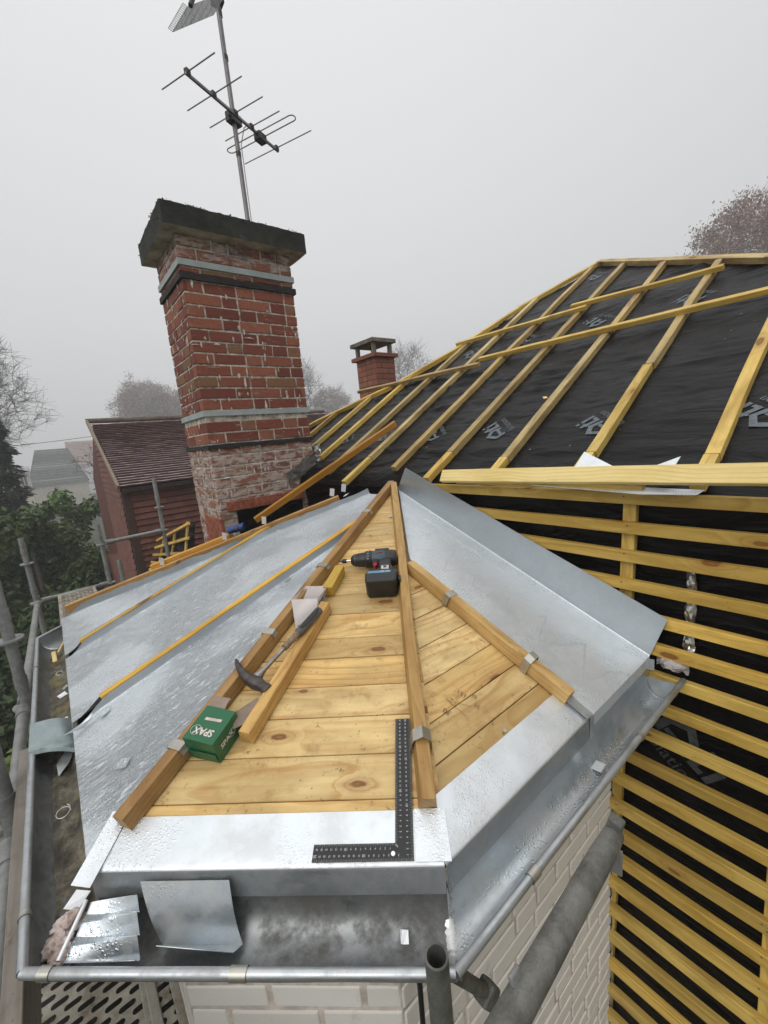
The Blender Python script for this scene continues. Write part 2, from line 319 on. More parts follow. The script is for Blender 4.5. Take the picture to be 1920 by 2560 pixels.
MAT['wmortar'] = plain('painted_joint', (0.60, 0.53, 0.47), 0.9, 0, 0.3, 25, 0.4, 0.003)
def concrete_mat():
    m = NM('mossy_concrete'); v = m.coord((1, 1, 1), rnd=False)
    c = m.ramp(m.noise(v, 7, 6, 0.7), [(0.35, (0.012, 0.012, 0.011)), (0.6, (0.028, 0.028, 0.024)), (0.75, (0.075, 0.07, 0.055))])
    z = m.n('ShaderNodeSeparateXYZ'); g = m.n('ShaderNodeNewGeometry'); m.l(g.outputs['Normal'], z.inputs[0])
    mo = m.ramp(m.noise(v, 16, 4, 0.7), [(0.45, 0.0), (0.6, 1.0)])
    c = m.mix(m.math('MULTIPLY', mo, 0.35), c, (0.045, 0.055, 0.014))
    under = m.ramp(z.outputs['Z'], [(0.0, 0.0), (1.0, 0.0)])
    m.set(Base_Color=c, Roughness=0.95, Normal=m.bump(m.noise(v, 40, 5, 0.7), 0.7, 0.01))
    return m.m
MAT['concrete'] = concrete_mat()
MAT['soffit'] = plain('stained_render', (0.42, 0.38, 0.30), 0.9, 0, 0.45, 10, 0.3, 0.004)
MAT['concrete2'] = plain('lichen_concrete', (0.14, 0.125, 0.09), 0.9, 0, 0.5, 9, 0.4, 0.005)
MAT['slate'] = plain('black_slate_band', (0.016, 0.014, 0.013), 0.8, 0, 0.5, 18, 0.4, 0.003)
MAT['band'] = plain('grey_metal_band', (0.33, 0.37, 0.36), 0.6, 0.1, 0.15, 9)

def tile_mat(name, a, b, sx, lines=True):
    m = NM(name); v = m.coord((1, 1, 1), rnd=False)
    at = m.n('ShaderNodeAttribute'); at.attribute_name = 'tint'
    col = m.ramp(at.outputs['Fac'], [(0, a), (1, b)])
    col = m.mix(m.ramp(m.noise(v, 9, 5, 0.65), [(0.4, 0.0), (0.75, 0.30)]), col, tuple(x*0.5 for x in a))
    m.set(Base_Color=col, Roughness=0.8, Normal=m.bump(m.noise(v, 30, 4), 0.4, 0.006))
    return m.m
MAT['rtile'] = tile_mat('roof_tile', (0.32, 0.235, 0.235), (0.44, 0.345, 0.34), 1)
MAT['wtile'] = tile_mat('hung_tile', (0.115, 0.038, 0.026), (0.175, 0.064, 0.044), 1)
MAT['tile_edge'] = plain('shaded_tile_edge', (0.10, 0.058, 0.05), 0.95, 0, 0.4, 12)  # dark lip colour: painted shade under each tile row, with some grime
MAT['gable'] = tile_mat('gable_tile', (0.15, 0.058, 0.042), (0.19, 0.08, 0.058), 1)

# ------------------------------------------------------------------ mesh helpers
class MB:
    def __init__(s): s.v = []; s.f = []; s.mi = []; s.t = []
    def add(s, verts, faces, mi=0, t=0.0):
        o = len(s.v); s.v += [tuple(x) for x in verts]
        for f in faces: s.f.append(tuple(i+o for i in f)); s.mi.append(mi); s.t.append(t)
        return s
    def box(s, x0, x1, y0, y1, z0, z1, mi=0, t=0.0, M=None):
        vs = [V((x, y, z)) for x in (x0, x1) for y in (y0, y1) for z in (z0, z1)]
        if M is not None: vs = [M @ p for p in vs]
        return s.add(vs, [(0, 1, 3, 2), (4, 6, 7, 5), (0, 4, 5, 1), (2, 3, 7, 6), (0, 2, 6, 4), (1, 5, 7, 3)], mi, t)
    def tube(s, pts, r, n=10, mi=0, cap=True, rs=None, closed=False, t=0.0):
        pts = [V(p) for p in pts]; k = len(pts); ring = []
        ref = None
        for i, p in enumerate(pts):
            if closed: d = (pts[(i+1) % k]-pts[i-1])
            else: d = pts[min(i+1, k-1)]-pts[max(i-1, 0)]
            d.normalize()
            if ref is None: ref = d.orthogonal().normalized()
            a = (ref-d*ref.dot(d))
            if a.length < 1e-5: a = d.orthogonal()
            a.normalize(); ref = a; b = d.cross(a)
            rr = rs[i] if rs else r
            ring.append([p+(a*math.cos(2*math.pi*j/n)+b*math.sin(2*math.pi*j/n))*rr for j in range(n)])
        vs = [q for g in ring for q in g]; fs = []
        for i in range(k if closed else k-1):
            i2 = (i+1) % k
            for j in range(n): fs.append((i*n+j, i*n+(j+1) % n, i2*n+(j+1) % n, i2*n+j))
        if cap and not closed:
            fs.append(tuple(range(n-1, -1, -1))); fs.append(tuple((k-1)*n+j for j in range(n)))
        return s.add(vs, fs, mi, t)
    def prism(s, poly, z0, z1, M=None, mi=0, t=0.0):
        n = len(poly); vs = [V((x, y, z0)) for x, y in poly]+[V((x, y, z1)) for x, y in poly]
        if M is not None: vs = [M @ p for p in vs]
        fs = [tuple(range(n-1, -1, -1)), tuple(range(n, 2*n))]+[(i, (i+1) % n, n+(i+1) % n, n+i) for i in range(n)]
        return s.add(vs, fs, mi, t)
    def grid(s, fn, nu, nv, mi=0, t=0.0):
        vs = [fn(i/nu, j/nv) for i in range(nu+1) for j in range(nv+1)]
        fs = [(i*(nv+1)+j, (i+1)*(nv+1)+j, (i+1)*(nv+1)+j+1, i*(nv+1)+j+1) for i in range(nu) for j in range(nv)]
        return s.add(vs, fs, mi, t)
    def build(s, name, mats, parent=None, M=None, smooth=None, solid=0.0, recalc=True, bevel=0.0, soff=0.0):
        me = bpy.data.meshes.new(name); me.from_pydata(s.v, [], s.f)
        if not isinstance(mats, (list, tuple)): mats = [mats]
        for m in mats: me.materials.append(m)
        me.polygons.foreach_set('material_index', s.mi)
        a = me.attributes.new('tint', 'FLOAT', 'FACE'); a.data.foreach_set('value', s.t)
        if recalc:
            b = bmesh.new(); b.from_mesh(me); bmesh.ops.recalc_face_normals(b, faces=b.faces); b.to_mesh(me); b.free()
        if smooth is not None:
            me.polygons.foreach_set('use_smooth', [True]*len(me.polygons)); me.set_sharp_from_angle(angle=R(smooth))
        me.update()
        o = bpy.data.objects.new(name, me); C.objects.link(o)
        if M is not None: o.matrix_basis = M
        if parent is not None: adopt(o, parent)
        if bevel: 
            md = o.modifiers.new('bevel', 'BEVEL'); md.width = bevel; md.segments = 2; md.limit_method = 'ANGLE'; md.angle_limit = R(40)
        if solid:
            md = o.modifiers.new('solid', 'SOLIDIFY'); md.thickness = solid; md.offset = soff
            if smooth is not None:
                md = o.modifiers.new('edges', 'EDGE_SPLIT'); md.split_angle = R(min(smooth, 60)); md.use_edge_sharp = True
        return o
RW = {}
def adopt(o, parent):
    o.parent = parent; o.matrix_parent_inverse = RW[parent.name].inverted()
def reg(o, M): RW[o.name] = M
def tag(o, label=None, cat=None, group=None, kind=None):
    if label: o['label'] = label
    if cat: o['category'] = cat
    if group: o['group'] = group
    if kind: o['kind'] = kind
    if o.parent is None and o.name not in RW: RW[o.name] = o.matrix_basis.copy()
    return o
def empty(name, loc, label, cat, group=None):
    o = bpy.data.objects.new(name, None); C.objects.link(o); o.location = loc; o.empty_display_size = 0.05
    RW[o.name] = Matrix.Translation(V(loc)); return tag(o, label, cat, group)
def frame(o, x, y, z=None):
    x = V(x).normalized(); y = V(y); y = (y-x*y.dot(x)).normalized(); z = x.cross(y); o = V(o)
    return Matrix(((x.x, y.x, z.x, o.x), (x.y, y.y, z.y, o.y), (x.z, y.z, z.z, o.z), (0, 0, 0, 1)))
def beam(name, p0, p1, w, h, up, mat, parent=None, rough=0.0012, cut0=0.0, cut1=0.0, ch=0.0015, trap=0.0):
    """sawn timber from p0 to p1 (centre of its underside), w wide, h high towards up"""
    p0, p1, up = V(p0), V(p1), V(up)
    x = (p1-p0); L = x.length; x.normalize(); z = (up-x*up.dot(x)).normalized(); y = z.cross(x)
    M = frame((p0+p1)/2, x, y)
    n = max(2, int(L/0.09)); hw = w/2; b = MB(); rows = []
    sd_ = random.random()*90
    for i in range(n+1):
        xx = -L/2+L*i/n
        dy = (noise.noise(V((xx*1.7+sd_, 0.3, sd_)))*rough*2); dz = noise.noise(V((xx*2.1+sd_, 7.3, sd_)))*rough*1.5
        c0 = cut0 if i == 0 else (cut1 if i == n else 0)
        prof = [(-hw+ch, 0), (hw-ch, 0), (hw, ch), (hw-trap, h-ch), (hw-ch-trap, h), (-hw+ch+trap, h), (-hw+trap, h-ch), (-hw, ch)]
        rows.append([(xx+c0*(py/w), py+dy, pz+(dz if pz > h/2 else 0)) for py, pz in prof])
    vs = [p for r_ in rows for p in r_]; fs = []
    for i in range(n):
        for j in range(8): fs.append((i*8+j, i*8+(j+1) % 8, (i+1)*8+(j+1) % 8, (i+1)*8+j))
    fs += [tuple(range(7, -1, -1)), tuple(n*8+j for j in range(8))]
    b.add(vs, fs)
    return b.build(name, mat, parent, M)
_tc = {}
def text_data(s, size=1.0):
    if s in _tc: vs, fs = _tc[s]
    else:
        cu_ = bpy.data.curves.new('t', 'FONT'); cu_.body = s; cu_.size = 1.0; cu_.align_x = 'CENTER'; cu_.align_y = 'CENTER'; cu_.resolution_u = 3
        o = bpy.data.objects.new('t', cu_); C.objects.link(o)
        dg = bpy.context.evaluated_depsgraph_get(); me = bpy.data.meshes.new_from_object(o.evaluated_get(dg))
        vs = [tuple(v.co) for v in me.vertices]; fs = [tuple(p.vertices) for p in me.polygons]
        bpy.data.objects.remove(o); bpy.data.curves.remove(cu_); bpy.data.meshes.remove(me); _tc[s] = (vs, fs)
    return [(x*size, y*size) for x, y, z in vs], fs
def put_text(b, s, size, M, z=0.0, mi=0, bold=0.0, sx=1.0):
    vs, fs = text_data(s, size)
    for k, (dx, dy) in enumerate(((0, 0),)+(((bold, 0), (-bold, 0), (0, bold), (0, -bold)) if bold else ())):
        b.add([M @ V((x*sx+dx, y+dy, z+k*0.00002)) for x, y in vs], fs, mi)
def nz(*a): return noise.noise(V(a))
def fbm(p, o=4): return noise.fractal(V(p), 1.0, 2.0, o)
def lerp(a, b, t): return a+(b-a)*t
def sstep(a, b, x):
    t = max(0, min(1, (x-a)/(b-a))); return t*t*(3-2*t)

# ------------------------------------------------------------------ key geometry of the bay
AX, AY, AZ = 1.5713, 1.2941, 0.5396
PC2 = 0.4875; PC = 0.5334
P1 = V((0, PC2, 0)); P2 = V((PC, 0, 0)); AP = V((AX, AY, AZ))
ce = (P1-P2).normalized(); cw = (AP-P2); cw = (cw-ce*cw.dot(ce)).normalized(); cn = (-ce).cross(cw).normalized()
KL = AZ/AX; KR = AZ/AY
nL = V((-KL, 0, 1)).normalized(); nR = V((0, -KR, 1)).normalized(); sL = V((1, 0, KL)).normalized(); sR = V((0, 1, KR)).normalized()
def CH(u, v, h=0.0): return P2+ce*u+cw*v+cn*h
def LF(x, y, h=0.0): return V((x, y, KL*x))+nL*h
def RF(x, y, h=0.0): return V((x, y, KR*y))+nR*h
FC = frame(P2, -ce, cw)
RP = R(30.7); Z0 = 0.60
sM = V((math.cos(RP), 0, math.sin(RP))); nM = V((-math.sin(RP), 0, math.cos(RP)))
def RFM(x, y, h=0.0): return V((x, y, Z0+math.tan(RP)*(x-AX)))+nM*h

# ================================================================== GROUND
gm = NM('garden_ground'); gv = gm.coord((1, 1, 1), rnd=False)
gm.set(Base_Color=gm.ramp(gm.noise(gv, 0.5, 6, 0.7), [(0.35, (0.018, 0.026, 0.010)), (0.6, (0.04, 0.052, 0.02)), (0.75, (0.05, 0.042, 0.03))]), Roughness=0.95)
gb = MB(); gb.grid(lambda a, b: V((-150+300*a, -150+300*b, -5.6+0.25*nz(a*9, b*9, 0))), 60, 60)
tag(gb.build('ground', gm.m), 'dark garden lawn far below the roof', 'ground', kind='structure')

# ================================================================== MAIN HOUSE
house = empty('house', (1.62, 1.0, -5.6), 'house under repair with black roof membrane and yellow battens', 'house')
# carcass: walls a little behind the wall membrane
hb = MB(); hb.box(1.66, 8.0, -2.05, 4.05, -5.6, 0.5); hb.build('wall', MAT['wmortar'], house)
# wall membrane with small ripples
wmb = MB()
wmb.grid(lambda a, b: V((1.632+0.010*fbm((lerp(-1.9, 4.04, a)*3.0, lerp(-5.5, 0.57, b)*5, 2.0))-0.008*math.exp(-((lerp(-5.5, 0.57, b)-0.5)/0.08)**2), lerp(-1.9, 4.04, a), lerp(-5.5, 0.57, b))), 90, 120)
wmem = wmb.build('wall_membrane', MAT['membrane'], house, smooth=60)

APX = (4.222, 1.357)
HIPL = [(4.222, 1.357), (3.72, 1.84), (3.15, 2.14), (2.72, 2.55), (2.30, 3.33), (1.57, 4.02)]
HIPR = [(4.222, 1.357), (3.72, 0.70), (3.20, 0.03), (2.5, -0.85), (1.57, -2.0)]
def interp(line, x):
    for (x0, y0), (x1, y1) in zip(line, line[1:]):
        if x1 <= x <= x0: return y0+(y1-y0)*(x0-x)/(x0-x1)
    return line[-1][1] if x < line[-1][0] else line[0][1]
RAF = [-1.3, -0.9, -0.5, -0.117, 0.275, 0.655, 1.03, 1.38, 1.72, 2.055, 2.40, 2.75, 3.10, 3.48]
def memh(x, y):
    # sag between counter battens and long wrinkles
    d = min(abs(y-r_) for r_ in RAF); s_ = min(1, d/0.19)
    w = 0.0
    p = V((x*5.0+y*1.1, y*1.25-x*0.5, 3.0))
    rn = 1-abs(noise.noise(p)*1.9); w += 0.013*max(0, rn-0.45)
    p2 = V((x*13+y*2.4, y*2.6, 9.0)); w += 0.008*max(0, 1-abs(noise.noise(p2)*2.2)-0.35)
    # folds that run across the roof about half way up
    for (fx, am, wd, sl_) in ((2.46, 0.034, 0.020, 0.06), (2.53, 0.026, 0.015, 0.10), (2.30, 0.018, 0.016, -0.05), (2.38, 0.014, 0.012, 0.02), (3.45, 0.022, 0.018, 0.08), (3.10, 0.014, 0.014, -0.08), (2.86, 0.015, 0.014, 0.12), (2.02, 0.012, 0.014, 0.15), (1.80, 0.016, 0.02, 0.05)):
        c_ = fx+sl_*(y-0.6)+0.05*noise.noise(V((y*2.2, fx, 0)))
        w += am*math.exp(-((x-c_)/wd)**2)*(0.35+0.65*max(0, min(1, 0.6+noise.noise(V((y*1.6, fx*3, 4)))*1.6)))
    return -0.036-0.010*s_*s_+w*(0.25+0.75*s_)
rm = MB()
def rfn(a, b):
    x = lerp(1.545, 4.222, a); lo = interp(HIPR, x); hi = interp(HIPL, x); y = lerp(lo, hi, b)
    z = memh(x, y)
    if x < 1.66: z -= 0.03*((1.66-x)/0.115)**2
    return RFM(x, y, z)
rm.grid(rfn, 190, 240)
roofm = rm.build('roof_membrane', MAT['membrane'], house, smooth=80)
# slopes hidden from this side
back = MB()
a_ = RFM(*APX, -0.04)
Lp = [RFM(x, y, -0.04) for x, y in HIPL]; Rp = [RFM(x, y, -0.04) for x, y in HIPR]
far1 = V((7.5, 4.02, 0.6)); far2 = V((7.5, -2.0, 0.6)); far0 = V((7.5, 1.2, 2.12))
back.add(Lp+[far1, far0], [tuple(range(len(Lp)))+(len(Lp), len(Lp)+1)])
back.add(Rp+[far2, far0], [tuple(range(len(Rp)))+(len(Rp), len(Rp)+1)])
back.build('rear_roof_slope', MAT['membrane'], house)
# counter battens up the slope
FOOT = {-1.3: 1.6, -0.9: 1.6, -0.5: 1.59, -0.117: 1.575, 0.275: 1.60, 0.655: 1.58, 1.03: 1.565, 1.38: 1.645, 1.72: 1.515, 2.055: 1.60, 2.40: 1.76, 2.75: 1.9, 3.10: 2.0, 3.48: 1.9}
for y in RAF:
    # top where the batten meets a hip
    x = 4.15
    while x > 1.7 and not (interp(HIPR, x)+0.02 < y < interp(HIPL, x)-0.02): x -= 0.02
    x0 = FOOT[y]
    if y in (-0.117, 0.275, 0.655, 1.03, 1.72):
        xm = x0+random.uniform(0.12, 0.24)
        beam('counter_batten', RFM(x0, y+0.004, -0.034), RFM(xm-0.003, y+0.002, -0.034), 0.040, 0.034, nM, MAT['batten'], house)
        x0 = xm
    if y in (0.275, 0.655, 1.38) and x-x0 > 1.2:
        xm = lerp(x0, x, random.uniform(0.35, 0.6))
        beam('counter_batten', RFM(x0, y, -0.034), RFM(xm-0.002, y+0.006, -0.034), 0.040, 0.034, nM, MAT['batten' if y < 0.5 else 'rafter'], house, rough=0.0035)
        beam('counter_batten', RFM(xm, y+0.002, -0.034), RFM(x, y+0.008, -0.034), 0.038, 0.034, nM, MAT['rafter'], house, rough=0.004)
    else:
        beam('counter_batten', RFM(x0, y, -0.034), RFM(x, y+0.012, -0.034), 0.040, 0.034, nM, MAT['batten' if y > 2.1 or y < -0.1 else 'rafter'], house, rough=0.002)
# hip battens
for line, seg in ((HIPL, 'l'), (HIPR, 'r')):
    for (xa, ya), (xb, yb) in zip(line, line[1:]):
        beam('hip_batten', RFM(xa, ya, -0.032), RFM(xb, yb, -0.032), 0.045, 0.036, nM, MAT['rafter' if seg == 'r' else 'batten'], house, rough=0.003)
# tile battens on the wall, 10 cm apart, nailed to upright counter battens
TOPS = [0.563, 0.462, 0.361, 0.256, 0.147, 0.043, -0.067, -0.178, -0.300, -0.424, -0.548, -0.672, -0.798, -0.925, -1.055, -1.197, -1.345, -1.49, -1.64, -1.79, -1.95, -2.10, -2.26, -2.42]
for zt in TOPS:
    y0 = -1.85; y1 = 1.28 if zt > 0.06 else 0.165+0.05*(-zt)+random.uniform(-0.012, 0.012)
    if zt > 0.5: y1 = 1.12
    hh = 0.039+0.012*sstep(0.0, -1.2, zt)+random.uniform(-0.002, 0.002)
    beam('tile_batten', V((1.597, y0, zt-hh/2+random.uniform(-0.004, 0.004))), V((1.597, y1, zt-hh/2)), hh, 0.026, (-1, 0, 0), MAT['batten'], house, rough=0.0022)
    beam('tile_batten', V((1.597, 3.1, zt-hh/2)), V((1.597, 4.03, zt-hh/2)), hh, 0.026, (-1, 0, 0), MAT['batten'], house)
fl = MB(); rnd = random.Random(9)
for _ in range(60):
    x, y = rnd.uniform(1.65, 3.2), rnd.uniform(-0.5, 2.6); r_ = rnd.uniform(0.0015, 0.004); p = RFM(x, y, memh(x, y)+0.003)
    fl.add([p+sM*r_, p+V((0, r_*1.3, 0)), p-sM*r_*0.8, p-V((0, r_, 0))], [(0, 1, 2, 3)])
flo = fl.build('sawdust_fleck', MAT['plank'], house, recalc=False); flo['kind'] = 'stuff'
nl = MB(); rnd = random.Random(13)
for zt in TOPS:
    for y in (0.083+max(0, -zt)*0.034, -0.335-max(0, -zt)*0.02):
        for k_ in range(1 if rnd.random() < 0.5 else 2):
            p = V((1.5695, y+rnd.uniform(-0.012, 0.012), zt-0.012-0.016*k_)); r_ = 0.0028
            nl.add([p+V((0, r_*math.cos(i*1.0472), r_*math.sin(i*1.0472))) for i in range(6)], [tuple(range(6))])
nlo = nl.build('nail_head', plain('nail_steel', (0.05, 0.045, 0.04), 0.5, 0.5), house, recalc=False); nlo['kind'] = 'stuff'
for y, w in ((0.083, 0.042), (-0.335, 0.042), (-0.74, 0.042), (-1.2, 0.042)):
    beam('counter_batten', V((1.622, y+0.085 if y > 0 else y-0.05, -2.5)), V((1.622, y-0.006, 0.545)), w, 0.026, (-1, 0, 0), MAT['batten'], house)
beam('counter_batten', V((1.622, 3.6, -3.2)), V((1.622, 3.6, 0.5)), 0.04, 0.026, (-1, 0, 0), MAT['batten'], house)
beam('counter_batten', V((1.622, 4.0, -3.2)), V((1.622, 4.0, 0.5)), 0.04, 0.026, (-1, 0, 0), MAT['batten'], house)
# crumpled foil flashing strip on the wall membrane
fb = MB()
def foil(y, z0_, z1_, w, sd_):
    fb.grid(lambda a, b: V((1.612-0.008*math.sin(b*math.pi)+0.010*fbm((b*3+sd_, a*9*(z1_-z0_)*6, 1.0)), y+(b-0.5)*w*(0.8+0.4*nz(a*5, sd_, 0))+0.008*nz(a*4, 2, sd_), lerp(z0_, z1_, a))), 40, 8)
foil(-0.104, 0.02, 0.335, 0.034, 1.0)
fb.build('foil_strip', MAT['solder'], house, smooth=30, recalc=False)
pl_ = MB()
pl_.grid(lambda a, b: V((1.585-0.035*math.sin(b*math.pi)*math.sin(a*math.pi)+0.016*fbm((b*4, a*4, 5.0)), -0.020-0.095*b, 0.008-0.045*a+0.014*nz(a*3, b*4, 1))), 18, 24)
m_ = plain('crumpled_plastic', (0.40, 0.365, 0.355), 0.35, 0, 0.2, 20); pl_.build('plastic_wrap', m_, house, smooth=40, recalc=False)
# printed marks on the membranes
def logo(b, M, s):
    # house-shaped letter A, then t and i, over the word underneath
    A_out = [(-0.095, -0.04), (-0.095, 0.015), (-0.045, 0.055), (0.005, 0.015), (0.005, -0.04)]
    A_in = [(-0.073, -0.04), (-0.073, 0.006), (-0.045, 0.028), (-0.017, 0.006), (-0.017, -0.04)]
    P = lambda q: M @ V((q[0]*s, q[1]*s, 0))
    for i in range(4):
        b.add([P(A_out[i]), P(A_out[i+1]), P(A_in[i+1]), P(A_in[i])], [(0, 1, 2, 3)])
    b.add([P((-0.070, -0.026)), P((-0.020, -0.026)), P((-0.020, -0.010)), P((-0.070, -0.010))], [(0, 1, 2, 3)])
    def rect(x0, x1, y0, y1): b.add([P((x0, y0)), P((x1, y0)), P((x1, y1)), P((x0, y1))], [(0, 1, 2, 3)])
    rect(0.016, 0.034, -0.04, 0.045); rect(0.0345, 0.052, -0.04, -0.024); rect(0.0345, 0.052, 0.012, 0.026); rect(0.006, 0.0155, 0.012, 0.026)
    rect(0.060, 0.077, -0.04, 0.020); rect(0.060, 0.077, 0.030, 0.045)
    put_text(b, 'isolation', 0.052*s, M @ Matrix.Translation(V((-0.01*s, -0.075*s, 0))))
lb = MB()
def on_roof(x, y, ang):
    p = RFM(x, y, 0); q = sM*math.cos(ang)+V((0, 1, 0))*math.sin(ang); r_ = -sM*math.sin(ang)+V((0, 1, 0))*math.cos(ang)
    return frame(p, q, r_)
def drape(b0, x, y):
    # lay the flat print on the wrinkled membrane
    for i in range(b0, len(lb.v)):
        p = V(lb.v[i]); rel = p-V((AX, 0, Z0)); xx = AX+rel.dot(sM)*math.cos(RP); yy = p.y
        lb.v[i] = tuple(RFM(xx, yy, memh(xx, yy)+0.0035))
for (x, y, s) in ((1.935, 0.365, 1.0), (1.955, 0.90, 1.0), (1.925, -0.175, 1.0), (1.965, 1.375, 0.95), (2.0, 1.90, 0.95), (2.005, 2.40, 0.95),
                  (3.03, 0.86, 1.0), (3.0, 0.33, 1.0), (3.03, 1.40, 1.0), (3.03, 1.90, 1.0), (3.95, 1.29, 0.9)):
    lb = MB(); logo(lb, on_roof(x, y, R(47)), s); drape(0, x, y); lb.build('printed_mark', MAT['grey_print'], house, recalc=False)
lw = MB(); logo(lw, frame((1.612, -0.13, -0.33), (0, -0.75, -0.66), (0, -0.66, 0.75)), 1.3); 
for i, p in enumerate(lw.v): lw.v[i] = (1.611, p[1], p[2])
lw.build('printed_mark', plain('faint_print', (0.045, 0.052, 0.058), 0.6, 0, 0.4, 60), house, recalc=False)

# ================================================================== BAY : painted brick walls
bay = empty('bay_window', (0.8, 1.2, -5.6), 'white painted brick bay below the zinc gutter', 'bay')
def brick_face(b, O, u, up, n, length, z0, z1, rows_off=0.0, proud=0.007, course=0.075, bl=0.215, joint=0.010, dep=0.03, rs=1):
    rnd = random.Random(rs); nr = int((z1-z0)/course)+1
    for r_ in range(nr):
        zz = z1-(r_+1)*course; x = -rnd.uniform(0.0, 0.02)-(bl/2 if r_ % 2 else 0); first = True
        while x < length:
            w = bl if rnd.random() > 0.12 else bl/2
            xa = max(0, x); xb = min(length, x+w)
            if xb-xa > 0.012:
                pr = proud*rnd.uniform(0.6, 1.25); j = lambda: rnd.uniform(-0.0018, 0.0018)
                q = []
                for (xx, hz, dd) in ((xa, 0, -dep), (xb, 0, -dep), (xb, 1, -dep), (xa, 1, -dep), (xa+0.002, 0.03, pr), (xb-0.002, 0.03, pr), (xb-0.002, 0.97, pr), (xa+0.002, 0.97, pr)):
                    q.append(V(O)+u*(xx+j())+up*(zz+joint/2+hz*(course-joint)+j())+n*(dd+j()*0.6))
                b.add(q, [(4, 5, 6, 7), (0, 1, 5, 4), (1, 2, 6, 5), (2, 3, 7, 6), (3, 0, 4, 7)], 0, rnd.random())
            x += w+joint
Zv = V((0, 0, 1))
w_l = V((0.105, 0.475, 0)); w_c = V((0.485, 0.128, 0))
cm = MB(); cm.prism([(0.105, 2.3), (0.105, 0.475), (0.485, 0.128), (1.66, 0.128), (1.66, 2.3)], -5.6, -0.10); cm.build('joint_core', MAT['wmortar'], bay)
bb = MB(); d_ = (w_c-w_l); brick_face(bb, w_l, d_.normalized(), Zv, V((-d_.y*-1, d_.x*-1, 0)).normalized() if False else V((-0.675, -0.738, 0)).normalized(), d_.length, -3.2, -0.11, rs=3, proud=0.0035)
bb.build('wall', MAT['wbrick'], bay, bevel=0.004)
bb = MB(); brick_face(bb, w_c, V((1, 0, 0)), Zv, V((0, -1, 0)), 1.12, -3.2, -0.12, rs=5, proud=0.005); bb.build('wall', MAT['wbrick'], bay, bevel=0.004)
bb = MB(); brick_face(bb, V((0.105, 2.3, 0)), V((0, -1, 0)), Zv, V((-1, 0, 0)), 1.825, -3.2, -0.12, rs=6); bb.build('wall', MAT['wbrick'], bay)
# ragged dark edge where render stops at the battened wall
eb = MB(); eb.grid(lambda a, b: V((1.585+0.015*nz(a*30, b*3, 0), 0.128-0.012+0.03*b+0.012*nz(a*40, 1, b*2)+0.04*a*0.3, -0.15-3.0*a)), 90, 4)
eb.build('torn_edge', plain('torn_felt', (0.05, 0.035, 0.035), 0.6, 0, 0.6, 40), bay, smooth=30, recalc=False)

# ================================================================== BAY ROOF
broof = empty('bay_roof', (0.6, 1.0, 0.0), 'faceted bay roof of pine boards half covered with zinc', 'roof')
# under-deck so that nothing is hollow
ub = MB()
P0 = V((0, 2.40, 0)); PF = V((0.36, 2.74, 0))
ub.add([CH(0, 0, -0.026), P1+V((0, 0, -0.026)), AP+V((0, 0, -0.026)), P0+V((0, 0, -0.026)), PF+V((0, 0, -0.026)), V((AX, 0, -0.026)), V((AX, 2.6, -0.026)), V((AX, 2.6, 0.05))],
       [(0, 1, 2), (1, 3, 2), (3, 4, 2), (4, 6, 7), (4, 7, 2), (5, 0, 2)])
ub.build('underlay', MAT['slate'], broof, recalc=False)
# chamfer boards (grain along the eave)
VB = [0.075, 0.119, 0.222, 0.326, 0.424, 0.528, 0.611, 0.724, 0.832, 0.93, 1.03, 1.135, 1.235, 1.34, 1.44, 1.55, 1.70]
def hipu_r(v): return 0.1071*v/1.7597
def hipu_l(v): return lerp(0.7226, 0.1071, v/1.7597)
def board(name, M, poly, top, th, mat, parent):
    b = MB(); n = len(poly)
    # inset the upper edge a little so that the joints read
    cx = sum(p[0] for p in poly)/n; cy = sum(p[1] for p in poly)/n
    tp = [(p[0]-0.0012*(1 if p[0] > cx else -1), p[1]-0.0012*(1 if p[1] > cy else -1)) for p in poly]
    O = M @ V((cx, cy, 0)); ML = M.copy(); ML.translation = O
    vs = [(p[0]-cx, p[1]-cy, top-th) for p in poly]+[(p[0]-cx, p[1]-cy, top-0.0014) for p in poly]+[(p[0]-cx, p[1]-cy, top) for p in tp]
    fs = [tuple(range(n-1, -1, -1)), tuple(range(2*n, 3*n))]
    for k_ in (0, n):
        fs += [(k_+i, k_+(i+1) % n, k_+n+(i+1) % n, k_+n+i) for i in range(n)]
    b.add(vs, fs); return b.build(name, mat, parent, ML)
for va, vb in zip(VB, VB[1:]):
    g = 0.0012
    poly = [(-hipu_l(va)-0.01, va+g), (-hipu_r(va)+0.01, va+g), (-hipu_r(vb)+0.01, vb-g), (-hipu_l(vb)-0.01, vb-g)]
    board('board', FC, poly, -0.003+random.uniform(-0.0012, 0.0006), 0.02, MAT['board'], broof)
# right facet boards
FRm = frame((0, 0, 0), (1, 0, 0), sR); cR = math.hypot(1, KR)
YB = [0.055, 0.134, 0.213, 0.302, 0.402, 0.50, 0.595, 0.69, 0.79, 0.90, 1.02, 1.15]
def xr(y): return 0.5334+(AX-0.5334)*y/AY
for ya, yb in zip(YB, YB[1:]):
    g = 0.0012; x1 = 1.20 if ya < 0.75 else AX
    if xr(yb) > x1-0.02: x1 = AX
    poly = [(xr(ya)-0.01, ya*cR+g), (x1, ya*cR+g), (x1, yb*cR-g), (xr(yb)-0.01, yb*cR-g)]
    board('board', FRm, poly, -0.003+random.uniform(-0.0012, 0.0006), 0.02, MAT['board'], broof)
